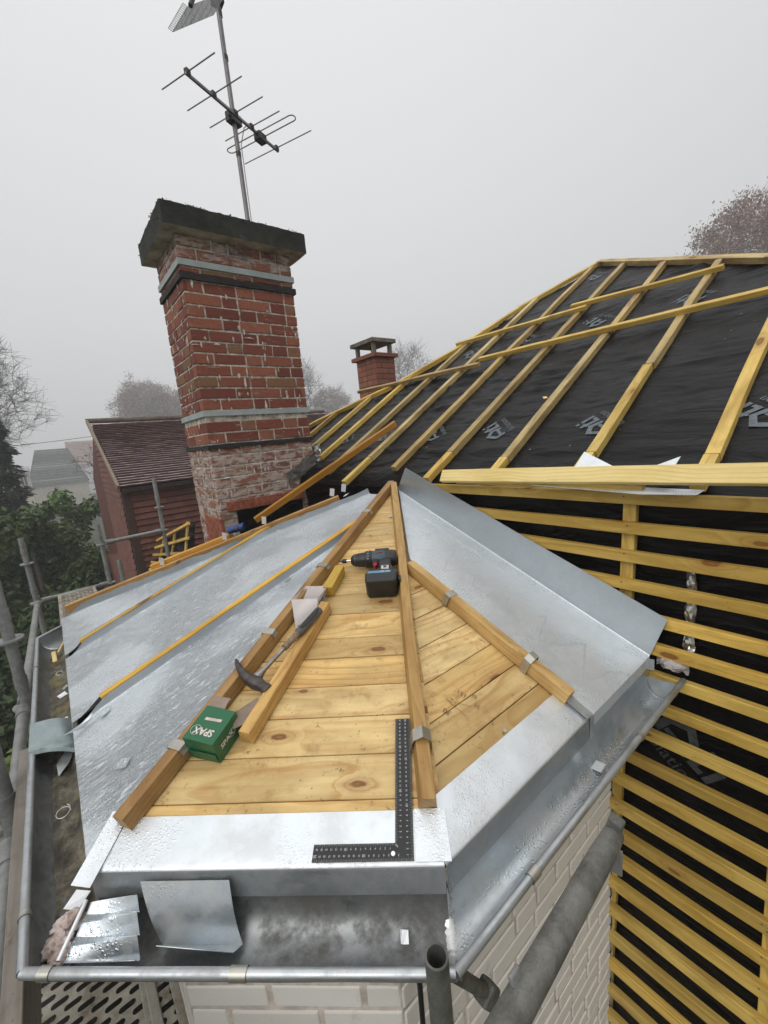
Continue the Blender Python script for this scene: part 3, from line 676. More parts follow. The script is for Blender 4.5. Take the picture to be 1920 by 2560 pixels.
# roll battens: hips and bays
def roll(name, a, b, w, h, up, mat, **k): return beam(name, a, b, w, h, up, mat, broof, trap=0.004, **k)
nh = (nL+cn).normalized()
hl0 = CH(hipu_l(0.062), 0.062); hl1 = CH(hipu_l(1.70), 1.70)
roll('roll_batten', CH(hipu_l(0.072), 0.072, 0.0), CH(hipu_l(1.735), 1.735), 0.042, 0.040, nh, MAT['roll'], rough=0.002)
nh2 = (nR+cn).normalized()
roll('roll_batten', CH(0.028+hipu_r(0.095)-0.005, 0.095, 0), CH(hipu_r(1.72)+0.006, 1.72), 0.040, 0.040, nh2, MAT['roll2'], rough=0.002)
roll('roll_batten', RF(1.118, 0.055), RF(1.118, 0.705), 0.042, 0.040, nR, MAT['roll2'], rough=0.0015)
roll('roll_batten', LF(0.085, 1.122), LF(1.19, 1.122), 0.036, 0.036, nL, MAT['yroll'], rough=0.002)
roll('roll_batten', LF(0.06, 1.752), LF(1.06, 1.752), 0.036, 0.036, nL, MAT['yroll'], rough=0.002)
fh0 = LF(0.03, 2.375); fh1 = LF(1.40, 1.50)
roll('roll_batten', LF(0.03, 2.385), LF(1.36, 1.53), 0.036, 0.048, nL, MAT['roll'], rough=0.002)
roll('roll_batten', LF(0.455, 2.155), LF(0.84, 1.91), 0.034, 0.066, nL, MAT['orange'], rough=0.002)
# zinc trays of the left facet
def yhip(x): return PC2+(AY-PC2)*x/AX
def yfar(x): return 2.372-0.640*x
def tray(name, lo, hi, x1, up_lo, up_hi, mat, seed, ns=46, ny=22, wavy_hi=0.0):
    b = MB(); vs = []; cols = ny+9
    for i in range(ns+1):
        x = lerp(-0.012, x1, i/ns); a, c = lo(x), hi(x); f = sstep(0.0, 0.11, x)
        row = []
        ul = up_lo*f; uh = up_hi*f*(1+wavy_hi*nz(x*9, seed, 0)+wavy_hi*0.6*nz(x*31, seed, 1))
        row.append(LF(x, a, ul)); rb_ = min(0.010, ul*0.6)
        for an in (68, 45, 22): row.append(LF(x, a+rb_*(1-math.sin(R(an))), rb_*(1-math.cos(R(an)))))
        for j in range(ny+1):
            y = lerp(a+0.0105, c-0.0105, j/ny); h = 0.0022*fbm((x*4, y*7, seed))+0.0012
            if j in (0, ny): h = 0.001
            row.append(LF(x, y, h))
        rb_ = min(0.010, uh*0.6)
        for an in (22, 45, 68): row.append(LF(x, c-rb_*(1-math.sin(R(an))), rb_*(1-math.cos(R(an)))))
        row.append(LF(x, c, uh))
        vs += row
    # eave turn-down
    drop = []
    for j in range(cols): 
        p = V(vs[j]); drop.append(V((p.x-0.003, p.y, p.z-0.022)))
    n0 = len(vs); vs += drop
    fl_ = [0, cols-2]
    fs = [(i*cols+j, (i+1)*cols+j, (i+1)*cols+j+1, i*cols+j+1) for i in range(ns) for j in range(cols-1) if j not in fl_]
    fs += [(j, j+1, n0+j+1, n0+j) for j in range(cols-1)]
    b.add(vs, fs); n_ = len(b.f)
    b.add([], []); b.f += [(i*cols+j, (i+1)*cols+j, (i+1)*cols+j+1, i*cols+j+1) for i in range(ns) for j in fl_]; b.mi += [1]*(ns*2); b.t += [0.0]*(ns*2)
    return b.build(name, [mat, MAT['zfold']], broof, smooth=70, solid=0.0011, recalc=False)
tray('zinc_tray', lambda x: yhip(x)+0.028+0.004*nz(x*12, 3, 3), lambda x: 1.100, 1.135, 0.028, 0.033, MAT['zwet'], 1.0)
tray('zinc_tray', lambda x: max(1.142, yhip(x)+0.028+0.005*nz(x*14, 5, 3)), lambda x: min(1.728, yfar(x)-0.03), 1.475, 0.030, 0.034, MAT['zwet'], 5.0, ns=60, wavy_hi=0.25)
tray('zinc_tray', lambda x: 1.776, lambda x: max(1.79, yfar(x)-0.03), 0.86, 0.033, 0.040, MAT['zwet'], 9.0, wavy_hi=0.3)
# hip-side zinc under-strip that shows beyond the end of the left roll
sb = MB(); sb.grid(lambda a, b: CH(lerp(0.735, 0.70, b)+0.004, lerp(-0.03, 0.10, a), 0.004+0.012*(1-b))+V((-0.006*(1-a), 0, 0)), 10, 4)
sb.build('hip_strip', MAT['zapron'], broof, smooth=40, solid=0.001, recalc=False)
# right sheet with its upstand against the battens
def xlo(y): return max(1.143, xr(y)+0.024+0.003*nz(y*11, 2, 0))
rb = MB(); NYR, NXR = 50, 26; vs = []
for i in range(NYR+1):
    y = lerp(-0.006, 1.255, i/NYR); a = xlo(y); a = min(a, 1.552)
    up = 0.026*sstep(0.02, 0.12, y) if y > 0 else 0.0
    row = [RF(a, y, up)]
    for j in range(NXR+1):
        x = lerp(a, 1.557, j/NXR); row.append(RF(x, y, 0.001+(0.0035*fbm((x*5, y*4, 3.3)) if 0 < j < NXR else 0)))
    q = row[-1]
    ytop = lerp(-0.056, 1.175, i/NYR)
    for an in (22, 45, 68): row.append(V((q.x+0.006*math.sin(R(an)), q.y, q.z+0.006*(1-math.cos(R(an))))))
    for h_ in (0.04, 0.33, 0.66, 1.0):
        row.append(V((1.563+0.0025*nz(y*3, h_, 4)*h_, lerp(y, ytop, h_), lerp(q.z, 0.149+(0.647-0.149)*i/NYR, h_))))
    vs += row
cols = NXR+9
d0 = len(vs)
fs = [(i*cols+j, (i+1)*cols+j, (i+1)*cols+j+1, i*cols+j+1) for i in range(NYR) for j in range(cols-1)]
vs += [V((vs[j].x, -0.010, vs[j].z-0.03)) for j in range(NXR+2)]
fs += [(j, j+1, d0+j+1, d0+j) for j in range(NXR+1)]
rb.add(vs, fs)
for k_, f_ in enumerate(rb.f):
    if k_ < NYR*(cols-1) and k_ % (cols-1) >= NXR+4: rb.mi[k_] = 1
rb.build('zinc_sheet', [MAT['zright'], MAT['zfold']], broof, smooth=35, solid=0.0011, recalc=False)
# eave aprons: flat strip, rounded lip, drop
def apron(fn, drop_dir, u0, u1, vtop, name, seed, dl=0.064):
    b = MB(); prof = []
    for t in (0, 0.25, 0.5, 0.75, 1.0): prof.append(('s', lerp(vtop, 0.006, t)))
    vs = []; n = 40
    for i in range(n+1):
        t = i/n; row = []
        for k_, v_ in prof: row.append(fn(lerp(u0(v_), u1(v_), t), v_, 0.0015+0.0012*fbm((t*9, v_*20, seed))))
        e0 = fn(lerp(u0(0), u1(0), t), 0, 0)
        for dz, do in ((-0.0004, 0.0010), (-0.0018, 0.0030), (-0.0045, 0.0045), (-0.010, 0.0055), (-dl*0.5, 0.0078+0.0012*nz(t*7, seed, 1)), (-dl, 0.0085+0.0012*nz(t*6, seed, 2))):
            row.append(e0+V(drop_dir)*do+V((0, 0, dz)))
        vs += row
    c_ = len(prof)+6
    fs = [(i*c_+j, (i+1)*c_+j, (i+1)*c_+j+1, i*c_+j+1) for i in range(n) for j in range(c_-1)]
    b.add(vs, fs)
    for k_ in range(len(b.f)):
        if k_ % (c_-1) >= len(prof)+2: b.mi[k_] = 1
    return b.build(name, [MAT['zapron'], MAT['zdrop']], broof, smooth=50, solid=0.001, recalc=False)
nC = V((-0.675, -0.738, 0)).normalized()
apron(CH, nC, lambda v: hipu_r(v)-0.0, lambda v: hipu_l(v)+0.006, 0.093, 'eave_apron', 2.0)
apron(lambda x, y, h: RF(x, y, h), (0, -1, 0), lambda y: xr(y), lambda y: 1.125-0.02*(y/0.09), 0.090, 'eave_apron', 4.0)
# overlap strip at the corner with its seam, plus the bracket-like stop end by the right roll
sb = MB(); sb.grid(lambda a, b: CH(lerp(0.055, -0.015+hipu_r(0.09*b), a), lerp(0.0, 0.094, b), 0.0032), 4, 4); sb.build('corner_strip', MAT['zapron'], broof, solid=0.0008, recalc=False)
sb = MB(); sb.grid(lambda a, b: RF(lerp(1.103, 1.140, b), lerp(0.062, -0.006, a), 0.012-0.006*b), 6, 3); sb.grid(lambda a, b: V((lerp(1.118, 1.140, b), -0.010, -0.075*a+0.004)), 4, 3)
sb.build('stop_end', MAT['zdull'], broof, smooth=40, solid=0.001, recalc=False)
# sheet-metal clips folded over the rolls
def clip(c0, along, side, up, h, w, dl=1.0, dr=1.0, wid=0.042, kink=0.0, lift=0.0):
    c0, along, side, up = V(c0), V(along).normalized(), V(side).normalized(), V(up).normalized()
    pts = [(-wid/2-0.002-0.004, h*(1-dl)), (-wid/2-0.0025, h*0.8), (-wid/2, h+0.0015+lift), (0, h+0.0018+kink+lift), (wid/2, h+0.0015), (wid/2+0.0025, h*0.8), (wid/2+0.003+0.003, h*(1-dr))]
    b = MB(); vs = [c0+along*(s_*w/2)+side*y+up*z for s_ in (-1, 1) for y, z in pts]; n = len(pts)
    b.add(vs, [(i, i+1, n+i+1, n+i) for i in range(n-1)])
    return b.build('fixing_clip', MAT['clip'], broof, solid=0.0009, recalc=False)
hd = (hl1-hl0).normalized(); hs = nh.cross(hd)
for v_, tw in ((0.235, 0.0), (0.615, 0.12), (0.97, 0.0), (1.40, 0.05)):
    al = (hd+hs*tw); clip(CH(hipu_l(v_), v_), al, hs, nh, 0.040, 0.025, 0.4, 1.0)
hr0 = CH(0.024, 0.10); hr1 = CH(hipu_r(1.72), 1.72); hd2 = (hr1-hr0).normalized(); hs2 = nh2.cross(hd2)
clip(CH(hipu_r(0.235)+0.020, 0.235), hd2, hs2, nh2, 0.040, 0.030, 1.0, 1.0, kink=0.016)
clip(RF(1.118, 0.50), sR+V((0.1, 0, 0)), (-1, 0, 0), nR, 0.040, 0.026, 0.3, 1.0)
clip(RF(1.118, 0.185), sR+V((0.12, 0, 0)), (-1, 0, 0), nR, 0.040, 0.026, 0.3, 1.0, lift=0.008)
# loose tabs nailed on the far hip
def tab(p, d, w, l, up=Zv, name='fixing_tab'):
    d = V(d).normalized(); s_ = V(up).cross(d).normalized(); p = V(p); b = MB()
    vs = []
    for i in range(5):
        t = i/4; q = p+d*(l*t)+V(up)*(0.006*t*t)
        vs += [q-s_*w/2, q+s_*w/2]
    b.add(vs, [(2*i, 2*i+1, 2*i+3, 2*i+2) for i in range(4)])
    return b.build(name, MAT['zcard'], broof, solid=0.0009, recalc=False)
for (x, y) in ((0.50, 2.10), (0.805, 1.905), (1.00, 1.78), (1.344, 1.57), (1.40, 1.53)):
    tab(LF(x, y, 0.05), (0.05, -0.25, 1.0), 0.026, 0.045, up=(-0.6, -0.7, 0.2))
for (x, y) in ((0.56, 2.06), (0.92, 1.84), (1.37, 1.50)):
    tab(LF(x, y-0.02, 0.045), (0.3, -0.9, 0.15), 0.028, 0.03, up=nL)

# ================================================================== GUTTER
gut = empty('gutter', (0.3, 0.2, -0.12), 'half round zinc gutter round the bay eave, soldered at the corner', 'gutter')
GP = [V((0.42, 2.63, 0)), V((0, 2.235, 0)), V((0, PC2, 0)), V((PC, 0, 0)), V((1.575, 0, 0))]
GN = [V((-0.685, 0.728, 0)).normalized(), V((-1, 0, 0)), nC, V((0, -1, 0))]
GSC = [1.0, 1.0, 1.085, 0.82]
def goff(i, d):
    """offset of eave corner i: every side has its own trough width"""
    if i == 0: return GN[0]*d*GSC[0]
    if i == 4: return GN[3]*d*GSC[3]
    a, b, p, q = GN[i-1], GN[i], d*GSC[i-1], d*GSC[i]
    det = a.x*b.y-a.y*b.x
    return V(((p*b.y-q*a.y)/det, (a.x*q-b.x*p)/det, 0))
GPROF = [(0.004, -0.040), (0.005, -0.070)]+[(0.0615-0.0565*math.cos(t*math.pi*0.93), -0.074-0.058*math.sin(t*math.pi*0.93)) for t in [i/12 for i in range(13)]]+[(0.1215, -0.060)]
def gseg(i, mat, name, n=24):
    b = MB(); vs = []
    for k_ in range(n+1):
        t = k_/n
        for d, z in GPROF:
            p = (GP[i]+goff(i, d))*(1-t)+(GP[i+1]+goff(i+1, d))*t
            vs.append(V((p.x, p.y, z+0.0012*nz(t*6, d*8, i))))
    c_ = len(GPROF); b.add(vs, [(k_*c_+j, (k_+1)*c_+j, (k_+1)*c_+j+1, k_*c_+j+1) for k_ in range(n) for j in range(c_-1)])
    b.build(name, mat, gut, smooth=50, solid=0.0011, recalc=False)
    r_ = MB(); q0 = GP[i]+goff(i, 0.1255)+V((0, 0, -0.0575)); q1 = GP[i+1]+goff(i+1, 0.1255)+V((0, 0, -0.0575))
    r_.tube([q0.lerp(q1, t/12) for t in range(13)], 0.0088, 12); r_.build('rim_bead', MAT['zbead'], gut, smooth=50)
gseg(0, MAT['zdull'], 'trough', 8); gseg(1, MAT['zgut_dirty'], 'trough', 40); gseg(2, MAT['zgut_dirty'], 'trough'); gseg(3, MAT['zgut'], 'trough', 40)
# half-round stop end against the wall
eb = MB(); pr = [(d, z) for d, z in GPROF[1:]]; vs = [V((1.545, -d*GSC[3], z)) for d, z in pr]
eb.add(vs, [tuple(range(len(vs)))]); eb.build('stop_end', MAT['zdull'], gut, solid=0.0015, recalc=False)
sb = MB(); sb.tube([V((1.541, -d*GSC[3], z)) for d, z in pr], 0.0035, 6); sb.build('solder_joint', MAT['solder'], gut, smooth=60)
ob = MB(); ob.grid(lambda a, b: V((1.535+0.012*b, -0.030*b+0.004, 0.0-0.040*a)), 3, 3); ob.build('corner_patch', MAT['zdull'], gut, solid=0.001, recalc=False)
# blobby soldered mitres
def solder(i, seed, w=0.009):
    m_ = goff(i, 1.0); b = MB(); n = 46; vs = []
    tan = V((-m_.y, m_.x, 0)).normalized()
    prof = []
    for k_ in range(n+1):
        t = k_/n*(len(GPROF)-1); j = min(int(t), len(GPROF)-2); f = t-j
        d = lerp(GPROF[j][0], GPROF[j+1][0], f); z = lerp(GPROF[j][1], GPROF[j+1][1], f)
        prof.append((d, z))
    for k_, (d, z) in enumerate(prof):
        p = GP[i]+goff(i, d)+V((0, 0, z)); rip = 0.5+0.5*math.sin(k_*3.4+nz(k_*0.3, seed, 0)*2)
        ww = w*(0.75+0.35*nz(k_*0.35, seed, 4)+0.25*rip)
        for s_ in (-1, -0.5, 0, 0.5, 1):
            h = (1-s_*s_)*(0.0022+0.0030*rip)+0.0012
            nn = V((-m_.x*0.5, -m_.y*0.5, 0.8)).normalized()
            vs.append(p+tan*(s_*ww)+nn*h)
    b.add(vs, [(k_*5+j, (k_+1)*5+j, (k_+1)*5+j+1, k_*5+j+1) for k_ in range(n) for j in range(4)])
    b.build('solder_joint', MAT['solder'], gut, smooth=70, recalc=False)
solder(3, 1.0, 0.011); solder(2, 4.0, 0.008); solder(1, 6.0, 0.005)
def rimclip(i, t, w=0.02):
    a = (GP[i]+goff(i, 0.1255)).lerp(GP[i+1]+goff(i+1, 0.1255), t)+V((0, 0, -0.0575))
    d = (GP[i+1]-GP[i]).normalized(); b = MB(); n = GN[i]
    vs = []
    for s_ in (-1, 1):
        for k_ in range(9):
            an = R(-60+k_*32); vs.append(a+d*(s_*w/2)+n*(math.cos(an)*0.0108)+V((0, 0, math.sin(an)*0.0108)))
    b.add(vs, [(k_, k_+1, 9+k_+1, 9+k_) for k_ in range(8)]); b.build('rim_clip', MAT['clip'], gut, smooth=60, solid=0.001, recalc=False)
rimclip(3, 0.205, 0.026); rimclip(2, 0.52, 0.03); rimclip(2, 0.06, 0.022); rimclip(1, 0.935, 0.012); rimclip(1, 0.22, 0.01); rimclip(3, 0.68, 0.012)

# silt and moss lying in the left run
mud = NM('gutter_silt'); mv = mud.coord((1, 1, 1), rnd=False)
mc = mud.ramp(mud.noise(mv, 20, 6, 0.75), [(0.32, (0.03, 0.025, 0.018)), (0.5, (0.13, 0.112, 0.08)), (0.68, (0.30, 0.265, 0.19))])
mc = mud.mix(mud.ramp(mud.noise(mv, 9, 4, 0.6), [(0.54, 0.0), (0.62, 0.8)]), mc, (0.25, 0.215, 0.085))
mud.set(Base_Color=mc, Roughness=0.55, Normal=mud.bump(mud.noise(mv, 48, 6, 0.7), 0.9, 0.012))
sb = MB()
def siltfn(a, b):
    y = lerp(2.22, 0.475, a); d = lerp(0.004, 0.088+0.012*nz(y*7, 1, 0), b)
    base = -0.074-0.058*math.sin(max(0.0, math.acos(max(-1, min(1, (0.0615-d)/0.0565)))))
    th = (0.012+0.014*fbm((y*9, d*22, 1.5))+0.010*nz(y*3, 0, 0))*sstep(1.0, 0.72, b)+0.003+0.02*sstep(0.4, 0.0, b)*(1 if y > 0.55 else 0.5)
    th *= sstep(0.46, 0.75, y)*0.8+0.2
    return V((-d, y, base+th))
sb.grid(siltfn, 150, 16)
tag(sb.build('gutter_silt', mud.m, smooth=60, recalc=False), 'mossy brown silt lying along the left gutter run', 'silt', kind='stuff')

# ================================================================== CHIMNEYS
def stack(b, x0, x1, y0, y1, z0, z1, seed, course=0.075, proud=0.006, flemish=True):
    rnd = random.Random(seed); n = int(round((z1-z0)/course)); jt = 0.011
    for r_ in range(n):
        za = z0+r_*course+jt/2; zb = z0+(r_+1)*course-jt/2
        for face in range(4):
            if face == 0: O, u, nn, L = V((x0, y0, 0)), V((1, 0, 0)), V((0, -1, 0)), x1-x0
            elif face == 1: O, u, nn, L = V((x0, y1, 0)), V((0, -1, 0)), V((-1, 0, 0)), y1-y0
            elif face == 2: O, u, nn, L = V((x1, y1, 0)), V((-1, 0, 0)), V((0, 1, 0)), x1-x0
            else: O, u, nn, L = V((x1, y0, 0)), V((0, 1, 0)), V((1, 0, 0)), y1-y0
            x = 0.0; k_ = rnd.random() < 0.5; odd = (r_+face) % 2
            seq = []
            if face in (0, 2):
                pat = [0.215, 0.10, 0.215, 0.10, 0.215] if odd else [0.108, 0.215, 0.108, 0.215, 0.215]
            else: pat = [0.105, 0.10, 0.215, 0.215] if odd else [0.215, 0.10, 0.105, 0.215]
            i = 0
            while x < L-0.01:
                w = pat[i % len(pat)]*rnd.uniform(0.94, 1.06); i += 1
                xb = min(L, x+w)
                if L-xb < 0.05: xb = L
                j = lambda s_=0.0022: rnd.uniform(-s_, s_); t = rnd.random()**1.4
                if rnd.random() < 0.05: t = 1.0
                e = 0.0 if x > 0 else 0.0
                pr = proud*rnd.uniform(0.5, 1.3)
                q = []
                for (xx, zz, d) in ((x, za, -0.05), (xb, za, -0.05), (xb, zb, -0.05), (x, zb, -0.05), (x-(pr if x == 0 else 0), za, pr), (xb+(pr if xb == L else 0), za, pr), (xb+(pr if xb == L else 0), zb, pr), (x-(pr if x == 0 else 0), zb, pr)):
                    q.append(O+u*(xx+j())+Zv*(zz+j())+nn*(d+j(0.001)))
                b.add(q, [(4, 5, 6, 7), (0, 1, 5, 4), (1, 2, 6, 5), (2, 3, 7, 6), (3, 0, 4, 7)], 0, t)
                x = xb+jt
chim = empty('brick_chimney', (1.34, 2.71, -0.5), 'tall weathered red brick chimney with grey bands and mossy slab', 'chimney')
cx0, cx1, cy0, cy1 = 0.956, 1.721, 2.446, 2.975
b = MB(); b.box(cx0, cx1, cy0, cy1, -0.9, 2.17); 
coreb = b
b = MB(); stack(b, cx0, cx1, cy0, cy1, -0.485, 0.84, 11); stack(b, cx0, cx1, cy0, cy1, 0.872, 1.055, 12, course=0.0755)
stack(b, cx0, cx1, cy0, cy1, 1.095, 1.905, 13, course=0.0737); stack(b, cx0, cx1, cy0, cy1, 1.948, 1.985, 14, course=0.036); stack(b, cx0, cx1, cy0, cy1, 2.026, 2.172, 15, course=0.073)
b.build('brickwork', MAT['brick'], chim, bevel=0.0035)
# mortar smeared over the joints
mb2 = coreb; rnd = random.Random(5)
def smear(O, u, nn, L):
    for _ in range(150):
        x = rnd.uniform(0.0, L); z = rnd.uniform(-0.3, 1.9) if rnd.random() < 0.75 else rnd.uniform(0.0, 0.85)
        w = rnd.uniform(0.006, 0.022); h = rnd.uniform(0.025, 0.085)
        if rnd.random() < 0.15: w, h = rnd.uniform(0.03, 0.09), rnd.uniform(0.006, 0.02)
        n = 9; pts = []
        for i in range(n):
            a = 2*math.pi*i/n; rr = rnd.uniform(0.5, 1.0); pts.append(O+u*(x+math.cos(a)*w*rr*0.6)+Zv*(z+math.sin(a)*h*rr*0.5)+nn*(0.0085+rnd.uniform(-0.001, 0.001)))
        c_ = O+u*x+Zv*z+nn*0.0125
        mb2.add([c_]+pts, [(0, i+1, (i+1) % n+1) for i in range(n)])
smear(V((cx0, cy0, 0)), V((1, 0, 0)), V((0, -1, 0)), cx1-cx0); smear(V((cx0, cy1, 0)), V((0, -1, 0)), V((-1, 0, 0)), cy1-cy0)
mb2.build('mortar_core', MAT['mortar'], chim, smooth=35, recalc=False)
def ring(name, z0, z1, o, mat, rag=0.0, sd_=0):
    b = MB(); n = 14
    for (a, c_) in (((cx0-o, cy0-o), (cx1+o, cy0-o)), ((cx1+o, cy0-o), (cx1+o, cy1+o)), ((cx1+o, cy1+o), (cx0-o, cy1+o)), ((cx0-o, cy1+o), (cx0-o, cy0-o))):
        for i in range(n):
            t0, t1 = i/n, (i+1)/n
            def P(t, z, k_): 
                q = V((lerp(a[0], c_[0], t), lerp(a[1], c_[1], t), z)); r_ = rag*nz(t*8, z*40, sd_)
                return V((q.x+r_*0.4, q.y+r_*0.4, q.z+r_))
            b.add([P(t0, z0, 0), P(t1, z0, 0), P(t1, z1, 0), P(t0, z1, 0)], [(0, 1, 2, 3)])
    for z in (z0, z1):
        b.add([(cx0-o, cy0-o, z), (cx1+o, cy0-o, z), (cx1+o, cy1+o, z), (cx0-o, cy1+o, z)], [(0, 1, 2, 3)])
    return b.build(name, mat, chim, recalc=True)
ring('grey_band', 1.9865, 2.0245, 0.017, MAT['band']); ring('grey_band', 1.057, 1.0925, 0.016, MAT['band'])
ring('slate_band', 1.907, 1.945, 0.020, MAT['slate'], 0.004, 2); ring('slate_band', 0.842, 0.868, 0.017, MAT['slate'], 0.004, 5)
# bare red brick and black felt at the foot
b = MB(); b.box(1.0, 1.60, 2.428, 2.452, 0.40, 0.47); b.box(0.938, 0.96, 2.43, 2.80, 0.05, 0.36)
b.build('scraped_brick', plain('bright_scraped_brick', (0.25, 0.075, 0.04), 0.8, 0, 0.6, 22, 0.6, 0.006), chim, bevel=0.004)
b = MB(); b.grid(lambda a, c: V((1.06+0.52*a, 2.432-0.004*nz(a*6, c*3, 0), lerp(0.10, 0.405+0.02*nz(a*5, 2, 2), c))), 16, 6); b.build('felt_flashing', MAT['membrane'], chim, recalc=False)
b = MB(); b.grid(lambda a, c: V((1.745+0.02*nz(a*9, c*6, 1)+0.03*c, 2.45-0.05*c+0.02*nz(a*8, c*7, 3), 0.55+0.26*a+0.02*nz(c*4, a*4, 2))), 18, 8)
b.build('torn_foil', MAT['solder'], chim, smooth=30, recalc=False)
b = MB(); b.grid(lambda a, c: V((1.48+0.25*a, 2.424-0.01*nz(a*6, c*6, 1), 0.52+0.13*a+0.10*c+0.03*nz(a*4, c*5, 5))), 14, 8)
b.build('mortar_fillet', plain('grey_fillet', (0.13, 0.12, 0.105), 0.95, 0, 0.5, 20, 0.7, 0.008), chim, smooth=50, recalc=False)
# slab on top
b = MB(); rnd = random.Random(3)
X0, X1, Y0, Y1, Za, Zb = 0.866, 1.815, 2.342, 3.035, 2.168, 2.292
def slab(a, c, side):
    pass
nx, ny, nz_ = 60, 44, 9
def sp(x, y, z):
    top = sstep(Zb-0.04, Zb, z)
    r_ = fbm((x*9, y*9, z*9), 4)
    rr = 0.0035*r_+top*0.004*abs(fbm((x*26, y*26, z*26), 3))
    cx_, cy_ = (X0+X1)/2, (Y0+Y1)/2
    d = V((x-cx_, y-cy_, (z-(Za+Zb)/2)*4)).normalized()
    return V((x, y, z))+d*rr+V((0, 0, top*0.005*abs(fbm((x*30, y*30, 3), 3))))
for fn in (lambda a, c: sp(lerp(X0, X1, a), Y0, lerp(Za, Zb, c)), lambda a, c: sp(lerp(X0, X1, a), Y1, lerp(Za, Zb, c))): b.grid(fn, nx, nz_)
for fn in (lambda a, c: sp(X0, lerp(Y0, Y1, a), lerp(Za, Zb, c)), lambda a, c: sp(X1, lerp(Y0, Y1, a), lerp(Za, Zb, c))): b.grid(fn, ny, nz_)
b.grid(lambda a, c: sp(lerp(X0, X1, a), lerp(Y0, Y1, c), Zb), nx, ny)
b.grid(lambda a, c: sp(lerp(X0, X1, a), lerp(Y0, Y1, c), Za), nx, ny, 1)
for _ in range(260):
    s_ = rnd.random()
    if s_ < 0.45: x, y = X0+rnd.uniform(-0.008, 0.02), rnd.uniform(Y0, Y1)
    else: x, y = rnd.uniform(X0, X1), Y0+rnd.uniform(-0.004, 0.03)
    z = Zb+rnd.uniform(-0.012, 0.012) if s_ > 0.3 else rnd.uniform(Za+0.02, Zb)
    r_ = rnd.uniform(0.002, 0.0065)
    for _k in range(1):
        b.add([V((x, y, z))+V(q)*r_ for q in ((1, 0, 0), (-1, 0, 0), (0, 1, 0), (0, -1, 0), (0, 0, 1), (0, 0, -1))], [(0, 2, 4), (2, 1, 4), (1, 3, 4), (3, 0, 4), (2, 0, 5), (1, 2, 5), (3, 1, 5), (0, 3, 5)], 2)
b.build('slab', [MAT['concrete'], MAT['soffit'], MAT['moss']], chim, smooth=35)

ch2 = empty('small_chimney', (4.08, 4.47, 0.3), 'small clean brick chimney with flat slab raised on four legs', 'chimney')
ax0, ax1, ay0, ay1 = 3.905, 4.26, 4.252, 4.688
b = MB(); b.box(ax0, ax1, ay0, ay1, -0.2, 1.915); b.build('mortar_core', plain('red_joint', (0.10, 0.04, 0.028), 0.9), ch2)
b = MB(); stack(b, ax0, ax1, ay0, ay1, 0.415, 1.915, 31, proud=0.002); b.build('brickwork', MAT['brick2'], ch2, bevel=0.003)
b = MB(); b.box(3.853, 4.302, 4.203, 4.75, 1.916, 1.968); b.build('brick_collar', MAT['brick2'], ch2, bevel=0.004)
for (x, y) in ((3.90, 4.26), (4.19, 4.26), (3.90, 4.64), (4.19, 4.64), (4.05, 4.45)):
    b = MB(); b.box(x, x+0.05, y, y+0.05, 1.9685, 2.113); b.build('leg', MAT['concrete2'], ch2, bevel=0.003)
b = MB(); b.box(3.855, 4.285, 4.215, 4.755, 2.1135, 2.168); b.build('slab', MAT['concrete2'], ch2, bevel=0.005)

# ================================================================== TELEVISION AERIAL
aer = empty('television_aerial', (1.588, 2.75, 2.29), 'television aerial mast on the tall chimney with two antennas', 'aerial')
b = MB(); b.tube([(1.590, 2.75, 2.285), (1.586, 2.75, 3.175), (1.580, 2.75, 4.25)], 0.0165, 12); mast = b.build('mast', MAT['alu'], aer, smooth=50)
for z in (2.40, 2.94, 3.54, 3.80):
    b = MB(); b.tube([(1.587, 2.75, z-0.016), (1.587, 2.75, z+0.016)], 0.0185, 12); b.build('tape_wrap', MAT['pvc'], aer, smooth=50)
B0, B1 = V((1.204, 2.575, 3.178)), V((1.993, 2.935, 3.172)); bd = (B1-B0).normalized(); el = V((-bd.y, bd.x, 0))
off = V((el.x, el.y, 0))*-0.028
ant = bpy.data.objects.new('yagi_antenna', None); C.objects.link(ant); ant.location = (1.588, 2.75, 3.175); RW['yagi_antenna'] = Matrix.Translation(ant.location); adopt(ant, aer); ant.matrix_parent_inverse = RW[aer.name].inverted()
def yb(name, bb_, mat, sm=50): return bb_.build(name, mat, ant, smooth=sm)
b = MB(); M_ = frame(B0.lerp(B1, 0.5)+off, bd, Zv.cross(bd)); b.box(-0.44, 0.44, -0.008, 0.008, -0.008, 0.008, M=M_); yb('boom', b, MAT['alu'])
for t, h_ in ((0.012, 0.245), (0.25, 0.258), (0.475, 0.258), (0.66, 0.27), (0.985, 0.345)):
    c_ = B0.lerp(B1, t)+off+V((0, 0, 0.014)); b = MB(); b.tube([c_-el*h_, c_+el*h_], 0.0038, 8); yb('element', b, MAT['alu'])
    b = MB(); b.box(-0.016, 0.016, -0.013, 0.013, -0.016, 0.014, M=frame(c_, bd, el)); yb('element_clamp', b, MAT['pvc'])
c_ = B0.lerp(B1, 0.765)+off+V((0, 0, 0.006)); hw, hg = 0.305, 0.030
pts = []
for i in range(9): a = R(-90+i*22.5); pts.append(c_+el*(hw+hg*math.cos(a))+bd*(hg*math.sin(a)))
for i in range(9): a = R(90+i*22.5); pts.append(c_+el*(-hw+hg*math.cos(a))+bd*(hg*math.sin(a)))
b = MB(); b.tube(pts, 0.004, 8, closed=True); yb('dipole', b, MAT['alu'])
b = MB(); b.box(-0.042, 0.042, -0.03, 0.03, -0.045, 0.012, M=frame(c_+V((0, 0, -0.004)), bd, el)); b.build('junction_box', MAT['pvc'], ant, bevel=0.006)
